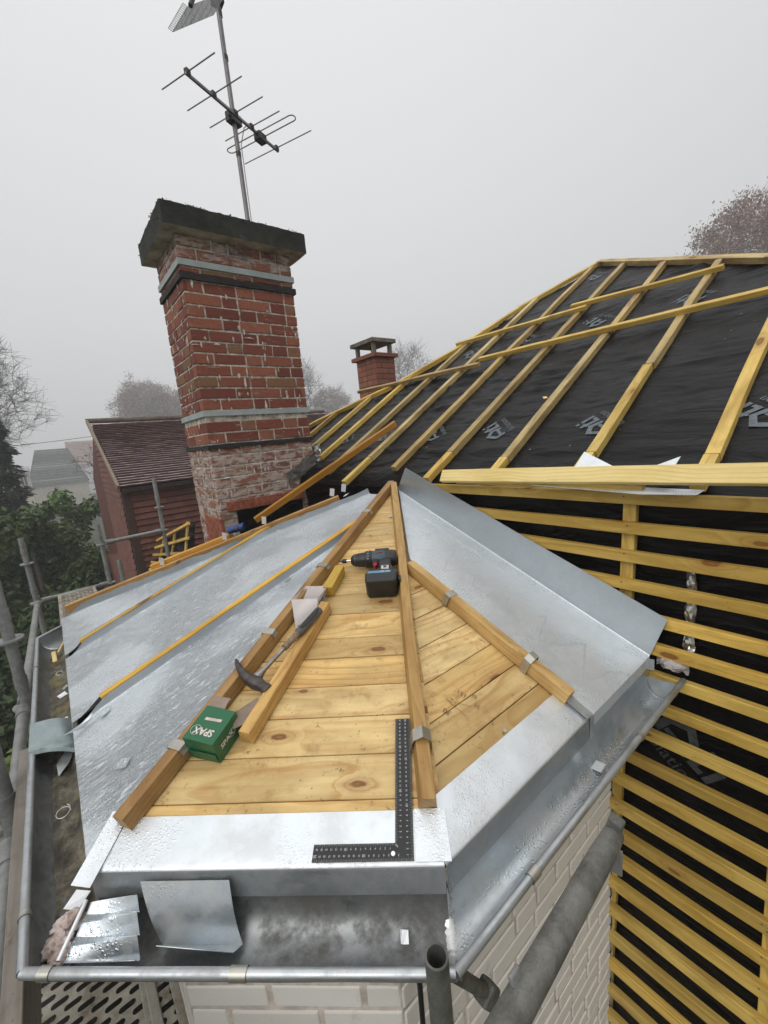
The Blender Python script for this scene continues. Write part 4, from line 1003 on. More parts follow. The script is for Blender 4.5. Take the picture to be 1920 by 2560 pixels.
b = MB(); b.box(-0.055, 0.05, -0.03, 0.03, -0.035, 0.03, M=frame((1.587, 2.75, 3.165), bd, el)); b.tube([(1.55, 2.72, 3.15), (1.53, 2.70, 3.15)], 0.012, 8); b.build('mast_clamp', MAT['pvc'], ant, bevel=0.006)
b = MB(); b.tube([c_+V((-0.05, -0.02, -0.02)), c_+V((-0.10, -0.04, 0.02)), c_+V((-0.15, -0.05, -0.03)), V((1.61, 2.735, 3.0)), V((1.61, 2.735, 2.3))], 0.0035, 6); yb('cable', b, MAT['alu'])
# grid reflector of the upper antenna, mostly above the picture
gr = bpy.data.objects.new('grid_antenna', None); C.objects.link(gr); gr.location = (1.58, 2.75, 3.9); RW['grid_antenna'] = Matrix.Translation(gr.location); adopt(gr, aer); gr.matrix_parent_inverse = RW[aer.name].inverted()
g0, g1, g2 = V((1.165, 2.6, 3.43)), V((1.28, 2.6, 3.613)), V((1.50, 2.66, 3.735))
du = (g1-g0); dv = V((0.33, 0.10, 0.31))
b = MB()
def rod(p, q, r_=0.0022): b.tube([p, q], r_, 5)
for i in range(15): 
    p = g0+du*(i/14); rod(p, p+V((0.025, 0.0, -0.008)))
rod(g0, g1); rod(g0+V((0.025, 0, -0.008)), g1+V((0.025, 0, -0.008)))
for i in range(15):
    p = g0+du*(i/14)+V((0.025, 0, -0.008)); rod(p, p+dv*(1.0-0.0*i))
for j in range(6): rod(g0+V((0.025, 0, -0.008))+dv*(j/5), g1+V((0.025, 0, -0.008))+dv*(j/5))
b.build('reflector_grid', plain('pale_grid', (0.42, 0.42, 0.43), 0.5), gr)
b = MB(); b.tube([V((1.31, 2.56, 3.585)), V((1.40, 2.58, 3.78)), V((1.56, 2.74, 3.96))], 0.014, 8); b.box(1.55, 1.62, 2.72, 2.79, 3.86, 3.93); b.build('antenna_arm', MAT['pvc'], gr, smooth=50)

# ================================================================== TOOLS AND LOOSE THINGS ON THE BAY
def CF(u, v, h=0.0, ang=0.0):
    """frame lying on the chamfer boards: x to image right turned by ang, z up from the boards"""
    x = -ce*math.cos(ang)+cw*math.sin(ang); return frame(CH(u, v, h), x, cn.cross(x))
# loose roll batten and a short block
t = beam('loose_batten', CH(0.480, 0.262, 0.001), CH(0.343, 0.745, 0.001), 0.040, 0.040, cn, MAT['roll2'], None, trap=0.004)
tag(t, 'loose stained timber length lying on the boards under the hammer handle', 'batten')
t = beam('wood_block', CH(0.347, 0.825, 0.001), CH(0.316, 0.958, 0.001), 0.036, 0.040, cn, MAT['yroll'], None)
tag(t, 'short yellow timber block lying left of the cordless drill', 'wood block')

# try square
sq = empty('try_square', CH(0.04, 0.02, 0.002), 'black steel try square with white centimetre scales at the front corner', 'square')
SQ = frame(CH(0.0586, 0.0013, 0.0034), -ce, cw)   # image right = +x, so the short arm runs to -x
b = MB(); b.prism([(0, 0), (0, 0.305), (-0.0375, 0.305), (-0.0375, 0.0305), (-0.205, 0.0305), (-0.205, 0)], 0, 0.0014, SQ)
b.build('blade', plain('black_anodised', (0.014, 0.014, 0.015), 0.5, 0, 0.3, 50), sq, bevel=0.0003)
b = MB(); TZ = 0.0017
def tick(x0, y0, x1, y1, w=0.00022):
    p = V((x0, y0, 0)); q = V((x1, y1, 0)); d = (q-p).normalized(); s_ = V((-d.y, d.x, 0))*w/2
    b.add([SQ @ (p-s_+V((0, 0, TZ))), SQ @ (q-s_+V((0, 0, TZ))), SQ @ (q+s_+V((0, 0, TZ))), SQ @ (p+s_+V((0, 0, TZ)))], [(0, 1, 2, 3)])
def num(s_, x, y, a, size): put_text(b, s_, size, SQ @ Matrix.Translation(V((x, y, TZ))) @ Matrix.Rotation(a, 4, 'Z'), bold=0.00018)
for mm in range(1, 304):
    l_ = 0.0065 if mm % 10 == 0 else (0.0048 if mm % 5 == 0 else 0.0032)
    if mm % 2 == 0 or mm % 5 == 0: tick(-0.0002, mm/1000, -l_, mm/1000)
    if mm < 272 and (mm % 2 == 0 or mm % 5 == 0): tick(-0.0373, 0.0305+mm/1000, -0.0375+l_, 0.0305+mm/1000)
    if mm < 204 and (mm % 2 == 0 or mm % 5 == 0): tick(-mm/1000, 0.0002, -mm/1000, l_)
    if mm < 166 and (mm % 2 == 0 or mm % 5 == 0): tick(-0.0375-mm/1000, 0.0303, -0.0375-mm/1000, 0.0305-l_)
for i in range(1, 31):
    big = 0.0074 if i % 10 == 0 else 0.0052
    num(str(i), -0.0125, i/100, R(-90), big)
    if i <= 27: num(str(i), -0.0262, 0.0305+i/100-0.0005, R(-90), big)
for i in range(3, 21): num(str(i), -i/100, 0.0098, R(180), 0.0070 if i % 10 == 0 else 0.0050)
for i in range(1, 17): num(str(i), -0.0375-i/100, 0.0212, R(180), 0.0070 if i % 10 == 0 else 0.0050)
num('cm', -0.034, 0.026, R(-45), 0.006)
b.build('scale_marking', plain('worn_scale_print', (0.42, 0.42, 0.41), 0.6, 0, 0.15), sq, recalc=False)
b = MB(); b.prism([(0.0042*math.cos(i*math.pi/8)-0.0415, 0.0042*math.sin(i*math.pi/8)+0.0125) for i in range(16)], 0.0013, 0.0018, SQ); b.build('hang_hole', MAT['zcard'], sq)

# green screw box
box = empty('screw_box', CH(0.56, 0.27, 0), 'green cardboard screw box with torn tape, open at the back', 'box')
grn = NM('green_card'); gv_ = grn.coord((1, 1, 1))
grn.set(Base_Color=grn.mix(grn.ramp(grn.noise(gv_, 30, 5, 0.7), [(0.5, 0.0), (0.75, 0.5)]), (0.012, 0.115, 0.046), (0.03, 0.15, 0.07)), Roughness=0.45, Normal=grn.bump(grn.noise(gv_, 18, 3), 0.3, 0.003))
brn = plain('grey_brown_card', (0.27, 0.21, 0.165), 0.85, 0, 0.15, 40)
ux, uy = (0.966, 0.259), (-0.30, 0.954)      # along tf->tl and tf->tr in (u,v)
def BX(a, c, h):  # a along front edge (image left), c back, both in metres
    return CH(0.533+ux[0]*a+uy[0]*c, 0.211+ux[1]*a+uy[1]*c, h)
LA, LC, LH = 0.089, 0.093, 0.071
def panel(b, fn, nu=8, nv=8, amp=0.0012, sd_=0):
    b.grid(lambda a, c: fn(a, c)+cn*amp*nz(a*3, c*3, sd_), nu, nv)
b = MB()
panel(b, lambda a, c: BX(LA*a, LC*c, LH+0.001*math.sin(a*3)), sd_=1)
panel(b, lambda a, c: BX(0, LC*a, LH*c), sd_=2); panel(b, lambda a, c: BX(LA, LC*a, LH*c), sd_=3)
panel(b, lambda a, c: BX(LA*a, 0.001, 0.002+LH*0.97*c), sd_=4)
panel(b, lambda a, c: BX(LA*a, LC*c, 0.001), sd_=5)
b.build('carton', grn.m, box, solid=0.0012, recalc=False)
b = MB(); b.grid(lambda a, c: BX(0.002+0.085*a, -0.0025-0.001*a, 0.004+0.030*c-0.004*a), 6, 3); b.build('end_flap', grn.m, box, solid=0.0008, recalc=False)
b = MB(); b.grid(lambda a, c: BX(lerp(0.085, 0.035, a)-0.0*c, LC+0.030*c, LH-0.002-0.004*c+0.010*math.sin(c*2)) if a > -1 else None, 6, 4); b.build('flap', brn, box, solid=0.0012, recalc=False)
b = MB(); b.grid(lambda a, c: BX(-0.004-0.012*c+0.012*a-0.035*c*(1-a), LC-0.030+0.030*a+0.075*c, lerp(0.060, 0.028, c)*(1-0.35*(1-a))+0.004), 6, 8); b.build('flap', brn, box, solid=0.0012, recalc=False)
b = MB()
def bt(a, c, h, xa, xc, ya, yc):  # text frame on the top face
    o_ = BX(a, c, h); x = BX(a+xa, c+xc, h)-o_; y = BX(a+ya, c+yc, h)-o_; return frame(o_, x, y)
Mt = bt(0.045, 0.0255, LH+0.0026, 1, 0, 0, -1)
put_text(b, 'SPAX', 0.0245, Mt, bold=0.0009, sx=1.0)
pts = [Mt @ V((0.0235+0.0135*math.cos(i*math.pi/12), 0.0125*math.sin(i*math.pi/12), 0)) for i in range(24)]; b.tube(pts, 0.0005, 4, closed=True)
cream = plain('cream_print', (0.66, 0.58, 0.54), 0.6, 0, 0.08); b.build('lettering', cream, box, recalc=False); b = MB()
Ms = frame(BX(-0.0022, 0.040, 0.037), BX(0, 1, 0)-BX(0, 0, 0), cn)
put_text(b, 'SPAX', 0.020, Ms, bold=0.0007)
pts = [Ms @ V((0.0195+0.0115*math.cos(i*math.pi/12), 0.0115*math.sin(i*math.pi/12), 0)) for i in range(24)]; b.tube(pts, 0.0004, 4, closed=True)
pts = [Ms @ V((0.052+0.016*math.cos(R(120+i*12)), 0.0+0.016*math.sin(R(120+i*12)), 0)) for i in range(12)]; b.tube(pts, 0.0004, 4)
b.build('lettering', cream, box, recalc=False)
b = MB(); n = 14; vs = []
for i in range(n+1):
    a = 0.018+0.048*i/n
    for s_ in (0, 1): vs.append(BX(a, 0.0565+0.0075*s_-0.0025*i/n+0.0016*nz(i*0.9, s_*4, 0), LH+0.0024))
b.add(vs, [(2*i, 2*i+1, 2*i+3, 2*i+2) for i in range(n)]); b.build('torn_tape', plain('torn_paper', (0.56, 0.47, 0.41), 0.9, 0, 0.2, 60), box, recalc=False)

# roofing hammer
ham = empty('roofing_hammer', CH(0.47, 0.47, 0.03), 'roofing hammer with pointed pick and black rubber grip', 'hammer')
steel = plain('dark_forged_steel', (0.075, 0.066, 0.060), 0.5, 0.5, 0.45, 45, 0.3, 0.001)
hp = [((0.5765, 0.492, 0.055), 0.002, 0.002), ((0.572, 0.484, 0.055), 0.006, 0.005), ((0.561, 0.466, 0.054), 0.0095, 0.008), ((0.545, 0.446, 0.051), 0.0125, 0.0105), ((0.527, 0.430, 0.047), 0.015, 0.013), ((0.512, 0.421, 0.044), 0.0165, 0.0155),
      ((0.498, 0.4145, 0.041), 0.0175, 0.0175), ((0.484, 0.409, 0.038), 0.0165, 0.0165), ((0.474, 0.404, 0.035), 0.0145, 0.0135), ((0.467, 0.400, 0.033), 0.0145, 0.0135), ((0.464, 0.398, 0.032), 0.0170, 0.0160), ((0.453, 0.391, 0.030), 0.0170, 0.0160)]
b = MB(); vs = []
for i, ((u, v, h), wa, wb) in enumerate(hp):
    p = CH(u, v, h); q0 = CH(*hp[max(i-1, 0)][0]); q1 = CH(*hp[min(i+1, len(hp)-1)][0]); d = (q1-q0).normalized()
    s_ = cn.cross(d).normalized(); t_ = d.cross(s_)
    for k_ in range(8):
        a = 2*math.pi*(k_+0.5)/8; ca, sa = math.cos(a), math.sin(a)
        ca = math.copysign(abs(ca)**0.6, ca); sa = math.copysign(abs(sa)**0.6, sa)
        vs.append(p+s_*(ca*wb)+t_*(sa*wa))
n = len(hp)
b.add(vs, [(i*8+k_, i*8+(k_+1) % 8, (i+1)*8+(k_+1) % 8, (i+1)*8+k_) for i in range(n-1) for k_ in range(8)]+[tuple(range(7, -1, -1)), tuple((n-1)*8+k_ for k_ in range(8))])
o = b.build('head', steel, ham, smooth=50)
e0, e1 = CH(0.503, 0.423, 0.038), CH(0.3455, 0.682, 0.064)
def along(t): return e0.lerp(e1, t)
b = MB(); b.tube([along(t) for t in (0.0, 0.06, 0.10, 0.14, 0.25, 0.45)], 0.007, 12, rs=[0.016, 0.0145, 0.0105, 0.0072, 0.0066, 0.0066]); b.build('shaft', plain('worn_steel', (0.30, 0.28, 0.26), 0.4, 0.8, 0.35, 60), ham, smooth=50)
b = MB(); ts = [0.42+0.0165*i for i in range(14)]; b.tube([along(t) for t in ts], 0.01, 14, rs=[0.0095 if i % 2 else 0.0118 for i in range(14)]); b.build('ribbed_grip', plain('grey_orange_rubber', (0.21, 0.15, 0.095), 0.65, 0, 0.4, 70), ham, smooth=50)
b = MB(); ts = [0.62, 0.64, 0.70, 0.80, 0.90, 0.96, 0.99, 1.0]; b.tube([along(t) for t in ts], 0.012, 16, rs=[0.0125, 0.0138, 0.0135, 0.0128, 0.0132, 0.0145, 0.0125, 0.006]); b.build('grip', plain('grip_grey', (0.085, 0.085, 0.082), 0.6), ham, smooth=50)
hs_ = cn; hx = (e1-e0).normalized(); hsd = cn.cross(hx).normalized()
b = MB(); vs = []; n = 14
for i in range(n+1):
    t = lerp(0.655, 0.972, i/n); w = 0.0095*(math.sin(math.pi*i/n)**0.35 if 0 < i < n else 0.15); 
    for s_ in (-1, -0.4, 0.4, 1): vs.append(along(t)+hsd*(s_*w-0.003)+cn*(0.0148*math.cos(s_*0.8)+0.0012))
b.add(vs, [(i*4+j, (i+1)*4+j, (i+1)*4+j+1, i*4+j+1) for i in range(n) for j in range(3)]); b.build('grip_pad', MAT['black'], ham, smooth=50, recalc=False)

# translucent tub with its label
tub = empty('plastic_tub', CH(0.42, 0.76, 0), 'translucent plastic tub with blue label beside the hammer grip', 'tub')
pm = NM('milky_plastic'); pm.set(Base_Color=(0.86, 0.81, 0.80), Roughness=0.3); pm.b.inputs['Transmission Weight'].default_value = 0.6; pm.b.inputs['Subsurface Weight'].default_value = 0.0
q = dict(a0=(0.437, 0.662, 0.012), a1=(0.372, 0.700, 0.006), b0=(0.470, 0.755, 0.028), b1=(0.362, 0.800, 0.006), c0=(0.428, 0.835, 0.045), c1=(0.348, 0.835, 0.040),
         d0=(0.462, 0.748, 0.058), d1=(0.366, 0.742, 0.060))
Q = {k_: CH(*v_) for k_, v_ in q.items()}
def quad(b, p00, p10, p11, p01, n=6, bulge=0.0): b.grid(lambda a, c: (Q[p00] if isinstance(p00, str) else p00).lerp(Q[p10], a).lerp(Q[p01].lerp(Q[p11], a), c)+cn*bulge*math.sin(a*math.pi)*math.sin(c*math.pi), n, n)
b = MB(); quad(b, 'a0', 'a1', 'd1', 'd0', bulge=0.004); quad(b, 'a0', 'b0', 'c0', 'd0'); quad(b, 'a0', 'a1', 'b1', 'b0'); quad(b, 'b0', 'b1', 'c1', 'c0'); quad(b, 'a1', 'b1', 'c1', 'd1')
b.build('tub_body', pm.m, tub, smooth=40, solid=0.0012, recalc=False)
b = MB(); b.tube([CH(0.436, 0.660, 0.010), CH(0.428, 0.652, 0.014), CH(0.398, 0.664, 0.010), CH(0.374, 0.690, 0.006)], 0.004, 8); b.build('rim', pm.m, tub, smooth=50)
def onface(a, c, o_=0.0025): return Q['a1'].lerp(Q['b1'], a).lerp(Q['d1'].lerp(Q['c1'], a), c)+(Q['d1']-Q['d0']).normalized()*o_
b = MB(); b.grid(lambda a, c: onface(0.15+0.8*a, 0.12+0.62*c), 6, 6); b.build('blue_label', plain('blue_label', (0.045, 0.105, 0.24), 0.5, 0, 0.5, 30), tub, recalc=False)
b = MB(); b.grid(lambda a, c: onface(0.02+0.13*a, 0.15+0.45*c, 0.003), 3, 3); b.build('yellow_label', plain('yellow_label', (0.55, 0.33, 0.02), 0.5), tub, recalc=False)
b = MB(); b.grid(lambda a, c: onface(0.58+0.28*a, 0.22+0.45*c, 0.0035), 2, 2); b.build('sticker', MAT['white_print'], tub, recalc=False)
b = MB()
for i in range(11):
    a0 = 0.61+0.021*i; b.grid(lambda a, c: onface(a0+(0.009 if i % 3 else 0.013)*a, 0.27+0.34*c, 0.0040), 1, 1)
b.build('bar_marks', MAT['black'], tub, recalc=False)

# cordless drill on its side
dr = empty('cordless_drill', CH(0.18, 0.93, 0), 'blue grey cordless drill with black battery lying on the boards', 'drill')
dblue = plain('blue_grey_housing', (0.032, 0.062, 0.082), 0.45, 0, 0.15); dblk = plain('drill_black', (0.013, 0.013, 0.014), 0.42, 0, 0.3); dred = plain('drill_red', (0.26, 0.012, 0.018), 0.4)
DR = frame(CH(0.088, 0.985, 0.041), ce, -cw)     # x towards the bit, y towards the battery, z... 
DR = frame(CH(0.088, 0.985, 0.041), ce, V(cn).cross(ce))
# x = towards the bit (image left), y = cn x ce, z = cn
ysg = 1 if V(cn).cross(ce).dot(-cw) > 0 else -1
def dp(x, y, z): return DR @ V((x, y*ysg, z))
def rev(prof, name, mat, y=0.0, n=20): 
    b = MB(); b.tube([dp(x, y, 0) for x, r_ in prof], 0.01, n, rs=[r_ for x, r_ in prof]); return b.build(name, mat, dr, smooth=40)
rev([(0.0, 0.024), (0.004, 0.031), (0.02, 0.034), (0.045, 0.034)], 'rear_cap', dblk)
rev([(0.044, 0.0335), (0.05, 0.035), (0.08, 0.035), (0.098, 0.033)], 'housing', dblue)
rev([(0.097, 0.034), (0.10, 0.0355), (0.124, 0.0345), (0.126, 0.031)], 'torque_collar', dblk)
rev([(0.125, 0.030), (0.155, 0.0275), (0.160, 0.0255), (0.166, 0.0255), (0.168, 0.026), (0.178, 0.0205), (0.184, 0.014)], 'chuck', dblk)
rev([(0.1665, 0.0258), (0.1685, 0.0258)], 'chuck_ring', MAT['alu'])
rev([(0.183, 0.006), (0.203, 0.006)], 'bit_holder', plain('bright_shank', (0.62, 0.50, 0.42), 0.25, 0.9)); rev([(0.203, 0.0085), (0.219, 0.0085), (0.222, 0.006)], 'bit_sleeve', dblk); rev([(0.221, 0.003), (0.234, 0.0022), (0.236, 0.0006)], 'bit', steel, n=8)
def dprism(poly, z0, z1, name, mat, bev=0.004):
    b = MB(); n = len(poly); vs = [dp(x, y, z0) for x, y in poly]+[dp(x, y, z1) for x, y in poly]
    b.add(vs, [tuple(range(n)), tuple(range(2*n-1, n-1, -1))]+[(i, (i+1) % n, n+(i+1) % n, n+i) for i in range(n)])
    return b.build(name, mat, dr, bevel=bev)
dprism([(0.018, 0.02), (0.075, 0.02), (0.070, 0.055), (0.066, 0.085), (0.075, 0.108), (0.006, 0.112), (0.012, 0.085), (0.022, 0.055)], -0.019, 0.019, 'handle', dblk, 0.007)
dprism([(0.030, 0.018), (0.09, 0.012), (0.094, 0.028), (0.060, 0.036)], -0.022, 0.0235, 'handle_neck', dblue, 0.006)
dprism([(0.074, 0.026), (0.094, 0.024), (0.092, 0.052), (0.084, 0.060), (0.076, 0.05)], -0.008, 0.010, 'trigger', dred, 0.003)
b = MB(); b.box(-0.010, 0.010, -0.0025, 0.0025, -0.002, 0.003, M=frame(dp(0.066, 0.006, 0.0345), ce, cw)); b.build('direction_switch', dred, dr, bevel=0.001)
b = MB(); b.box(-0.026, 0.030, -0.009, 0.009, -0.004, 0.003, M=frame(dp(0.055, -0.017, 0.0300), ce, cw)); b.build('speed_panel', dblk, dr, bevel=0.003)
b = MB(); b.box(-0.015, 0.015, -0.013, 0.013, -0.002, 0.0035, M=frame(dp(0.044, 0.088, 0.0205), ce, cw)); b.build('belt_clip', plain('bright_clip', (0.62, 0.56, 0.53), 0.35, 0.5), dr, bevel=0.002)
b = MB(); b.prism([(-0.0065, 0.004), (0.0065, 0.004), (0.0055, -0.001), (0.0025, -0.0045), (-0.0025, -0.0045), (-0.0055, -0.001)], 0.0037, 0.0042, frame(dp(0.044, 0.086, 0.0205), -ce, cw)); b.build('clip_slot', dblk, dr)
dprism([(0.002, 0.108), (0.088, 0.104), (0.106, 0.114), (0.117, 0.132), (0.117, 0.140), (-0.002, 0.140), (-0.008, 0.128)], -0.036, 0.030, 'battery_foot', dblk, 0.006)
dprism([(0.116, 0.138), (0.113, 0.176), (0.106, 0.190), (0.008, 0.190), (0.0, 0.182), (-0.002, 0.138)], -0.0405, 0.036, 'battery', dblk, 0.006)
b = MB(); Mb = frame(dp(0.060, 0.128, 0.0312), -ce, cw)
b.prism([(-0.048, -0.0065), (0.040, -0.0065), (0.040, 0.0065), (-0.044, 0.0065)], 0, 0.0006, Mb); b.build('battery_stripe', plain('pale_blue_stripe', (0.10, 0.23, 0.33), 0.35, 0, 0.2), dr)
b = MB(); put_text(b, '18V', 0.0085, Mb @ Matrix.Translation(V((0.008, 0.0012, 0.0008)))); put_text(b, '4.0', 0.0085, Mb @ Matrix.Translation(V((0.029, 0.0012, 0.0008))))
for i in range(7):
    an = R(25+i*19); p = dp(0.112, -0.0350*math.cos(an)*1.0, 0.0350*math.sin(an)); nn = (p-dp(0.112, 0, 0)).normalized()
    put_text(b, str(2*i+1), 0.0075, frame(p+nn*0.0006, nn.cross(ce) if False else ce, nn.cross(ce)))
Mf = frame(dp(0.045, 0.1906, 0.0), -ce, cn)
for i, (w_, y) in enumerate(((0.010, 0.022), (0.016, 0.012), (0.012, 0.004), (0.018, -0.006), (0.013, -0.016))): pass
b.build('print', MAT['white_print'], dr, recalc=False)
b = MB(); b.box(-0.006, 0.004, -0.014, 0.014, -0.016, 0.016, M=frame(dp(-0.009, 0.146, 0.0), ce, cw)); b.build('battery_catch', dblk, dr, bevel=0.003)

# small zinc squares and shavings on the trays and boards
def plate(name, M, poly, th, mat, label, cat, group=None, curl=0.0):
    b = MB(); n = len(poly); cx = sum(p[0] for p in poly)/n; cy = sum(p[1] for p in poly)/n
    pts = [V((x, y, curl*((x-cx)**2+(y-cy)**2)*20)) for x, y in poly]
    b.add([V((cx, cy, 0))]+pts, [(0, i+1, (i+1) % n+1) for i in range(n)])
    o = b.build(name, mat, None, M, solid=th, recalc=False); return tag(o, label, cat, group)
def rhomb(w, h, sk): return [(-w/2, -h/2), (w/2-sk, -h/2), (w/2, h/2), (-w/2+sk, h/2)]
FL = frame((0, 0, 0), sL, (0, 1, 0))
def LFr(x, y, h, ang): return frame(LF(x, y, h), sL*math.cos(ang)+V((0, 1, 0))*math.sin(ang), V((0, 1, 0))*math.cos(ang)-sL*math.sin(ang))
plate('zinc_offcut', LFr(0.078, 1.052, 0.005, 0.5), rhomb(0.045, 0.030, 0.012), 0.0008, MAT['zwet'], 'small zinc square on the wide tray just below its upper fold', 'zinc offcut', curl=0.5)
plate('zinc_offcut', LFr(0.090, 0.737, 0.004, 0.9), rhomb(0.034, 0.034, 0.004), 0.0008, MAT['zwet'], 'small grey zinc square on the tray near the lower left eave', 'zinc offcut', curl=0.3)
plate('zinc_offcut', LFr(0.010, 1.040, 0.010, 0.25), [(-0.035, -0.010), (0.045, -0.012), (0.05, 0.008), (-0.01, 0.010)], 0.0008, MAT['zapron'], 'bright bent zinc strip overhanging the left eave edge', 'zinc offcut', curl=0.6)
plate('zinc_offcut', LFr(0.775, 1.085, 0.006, 0.2), rhomb(0.03, 0.022, 0.004), 0.0008, MAT['zdull'], 'tiny drilled zinc tab below the long yellow batten', 'zinc offcut')
plate('zinc_offcut', CF(0.118, 1.395, 0.002, 0.1), rhomb(0.026, 0.018, 0.0), 0.0012, MAT['zdull'], 'small bent zinc clip lying on the boards above the drill', 'zinc offcut')
plate('zinc_offcut', frame(RF(0.874, 0.098, 0.003), (1, 0, 0), sR), [(0.006*math.cos(i*0.9), 0.005*math.sin(i*0.9)) for i in range(7)], 0.0006, MAT['zdull'], 'small grey disc on the bright apron right of the corner', 'zinc offcut')
# pencil sums on the right boards
pen = MB()
Mp = frame(RF(0.83, 0.185, 0.0012), V((1, 0, 0))*0.25+sR*0.97, -V((1, 0, 0))*0.97+sR*0.25)
FRp = frame(RF(0.835, 0.20, 0.0012), (-0.35, 0.93, 0.37), (-0.93, -0.35, -0.15))
put_text(pen, '30', 0.022, FRp @ Matrix.Translation(V((0.03, 0.045, 0)))); put_text(pen, '151', 0.02, FRp @ Matrix.Translation(V((0.02, -0.035, 0)))); put_text(pen, '56', 0.017, FRp @ Matrix.Translation(V((-0.012, -0.05, 0))) ); put_text(pen, '55', 0.017, FRp @ Matrix.Translation(V((-0.03, -0.025, 0))))
for (xa, ya, xb, yb_) in ((-0.02, 0.025, 0.045, 0.012), (0.045, 0.012, -0.02, -0.012)):
    p, q_ = V((xa, ya, 0)), V((xb, yb_, 0)); d = (q_-p).normalized(); s_ = V((-d.y, d.x, 0))*0.0006
    pen.add([FRp @ (p-s_), FRp @ (q_-s_), FRp @ (q_+s_), FRp @ (p+s_)], [(0, 1, 2, 3)])
pen.build('pencil_mark', plain('pencil', (0.16, 0.085, 0.04), 0.8, 0, 0.1), broof, recalc=False)

# ================================================================== THINGS LYING IN THE GUTTER
plate('zinc_card', frame((-0.045, 0.545, -0.098), (0.7, 0.7, 0.1), (-0.7, 0.7, 0.05)), rhomb(0.036, 0.034, 0.0), 0.0008, MAT['zcard'], 'white metal square on the silt of the left gutter', 'metal square', curl=0.2)
b = MB(); M_ = frame((0.437, 0.022, -0.108), (0.62, -0.62, 0.1), (0.5, 0.6, 0.55))
b.add([M_ @ V(p) for p in ((-0.008, -0.010, 0), (-0.003, -0.011, 0.002), (0.008, -0.011, 0.004), (-0.008, 0.010, 0.003), (-0.004, 0.009, -0.001), (0.008, 0.008, 0.003))], [(0, 1, 4, 3), (1, 2, 5, 4)])
tag(b.build('zinc_card', MAT['zcard'], None, solid=0.0008, recalc=False), 'creased white metal square left of the soldered corner', 'metal square')
plate('zinc_card', frame((1.100, -0.038, -0.121), (0.9, 0.1, 0), (0.1, 0.9, -0.2)), rhomb(0.044, 0.034, 0.008), 0.0008, MAT['zcard'], 'white metal square in the clean right gutter', 'metal square')
# curved zinc plate with turned edges leaning in the trough
b = MB(); A0, A1, A2_, A3 = V((0.068, 0.408, -0.018)), V((0.206, 0.282, -0.018)), V((0.200, 0.232, -0.119)), V((0.080, 0.340, -0.119))
b.grid(lambda a, c: A0.lerp(A1, a).lerp(A3.lerp(A2_, a), c)+V((0.004, 0.004, 0))*math.sin(c*math.pi)*-1.0+V((0, 0, -0.003*math.sin(c*3.1))), 12, 10)
Fb0, Fb1 = A3, A2_
b.grid(lambda a, c: Fb0.lerp(Fb1, a)+V((-0.016*c, -0.018*c, 0.036*c*(1-0.55*a)))+V((0.010*c*(0.5-a), -0.010*c*(0.5-a), 0)), 8, 3)
tag(b.build('zinc_plate', MAT['zgut'], None, smooth=35, solid=0.001, recalc=False), 'folded zinc plate with turned lip leaning in the front gutter', 'zinc plate')
b = MB(); K0, K1, K2, K3 = V((-0.018, 0.468, -0.055)), V((0.058, 0.410, -0.062)), V((0.040, 0.315, -0.090)), V((-0.070, 0.405, -0.080))
def crump(a, c):
    p = K0.lerp(K1, a).lerp(K3.lerp(K2, a), c)
    z = 0.030*(abs(((c*2.6+0.10*a) % 1)-0.5)*2)*(0.15+0.85*a)-0.006*a
    return p+V((0, 0, z))
b.grid(crump, 8, 42)
tag(b.build('zinc_scrap', MAT['zgut'], None, smooth=12, solid=0.0008, recalc=False), 'crumpled shiny zinc scrap with sharp folds in the left corner of the gutter', 'zinc scrap')
b = MB(); b.tube([K0+V((-0.006, 0.003, 0.012)), K3+V((-0.006, 0.0, 0.012))], 0.004, 8); tag(b.build('zinc_rod', MAT['zcard'], None, smooth=50), 'bright rolled zinc strip along the crumpled scrap', 'zinc strip')
# rag
rg = NM('rag_cloth'); rv = rg.coord((1, 1, 1), rnd=False)
rg.set(Base_Color=rg.ramp(rg.noise(rv, 26, 5, 0.65), [(0.3, (0.20, 0.135, 0.11)), (0.5, (0.52, 0.42, 0.38)), (0.68, (0.72, 0.64, 0.60))]), Roughness=0.95, Normal=rg.bump(rg.noise(rv, 120, 4, 0.7), 0.6, 0.002))
b = MB()
def blob(c, r_, sd_, n=26, m=34):
    def f(a, t):
        th = math.pi*a; ph = 2*math.pi*t; d = V((math.sin(th)*math.cos(ph), math.sin(th)*math.sin(ph), math.cos(th)))
        q_ = d*2.2+V((sd_, sd_*2, 0)); k_ = 1+0.30*fbm(q_, 3)+0.34*(1-abs(noise.noise(q_*1.6))*2)*0.5
        return V(c)+V((d.x*r_[0], d.y*r_[1], d.z*r_[2]))*k_
    b.grid(f, n, m)
blob((-0.080, 0.470, -0.098), (0.022, 0.022, 0.015), 1.3); blob((-0.060, 0.500, -0.095), (0.026, 0.020, 0.015), 4.1); blob((-0.075, 0.438, -0.100), (0.019, 0.018, 0.014), 7.7)
tag(b.build('rag', rg.m, None, smooth=70), 'crumpled dirty pink rag in the left corner of the gutter', 'rag')
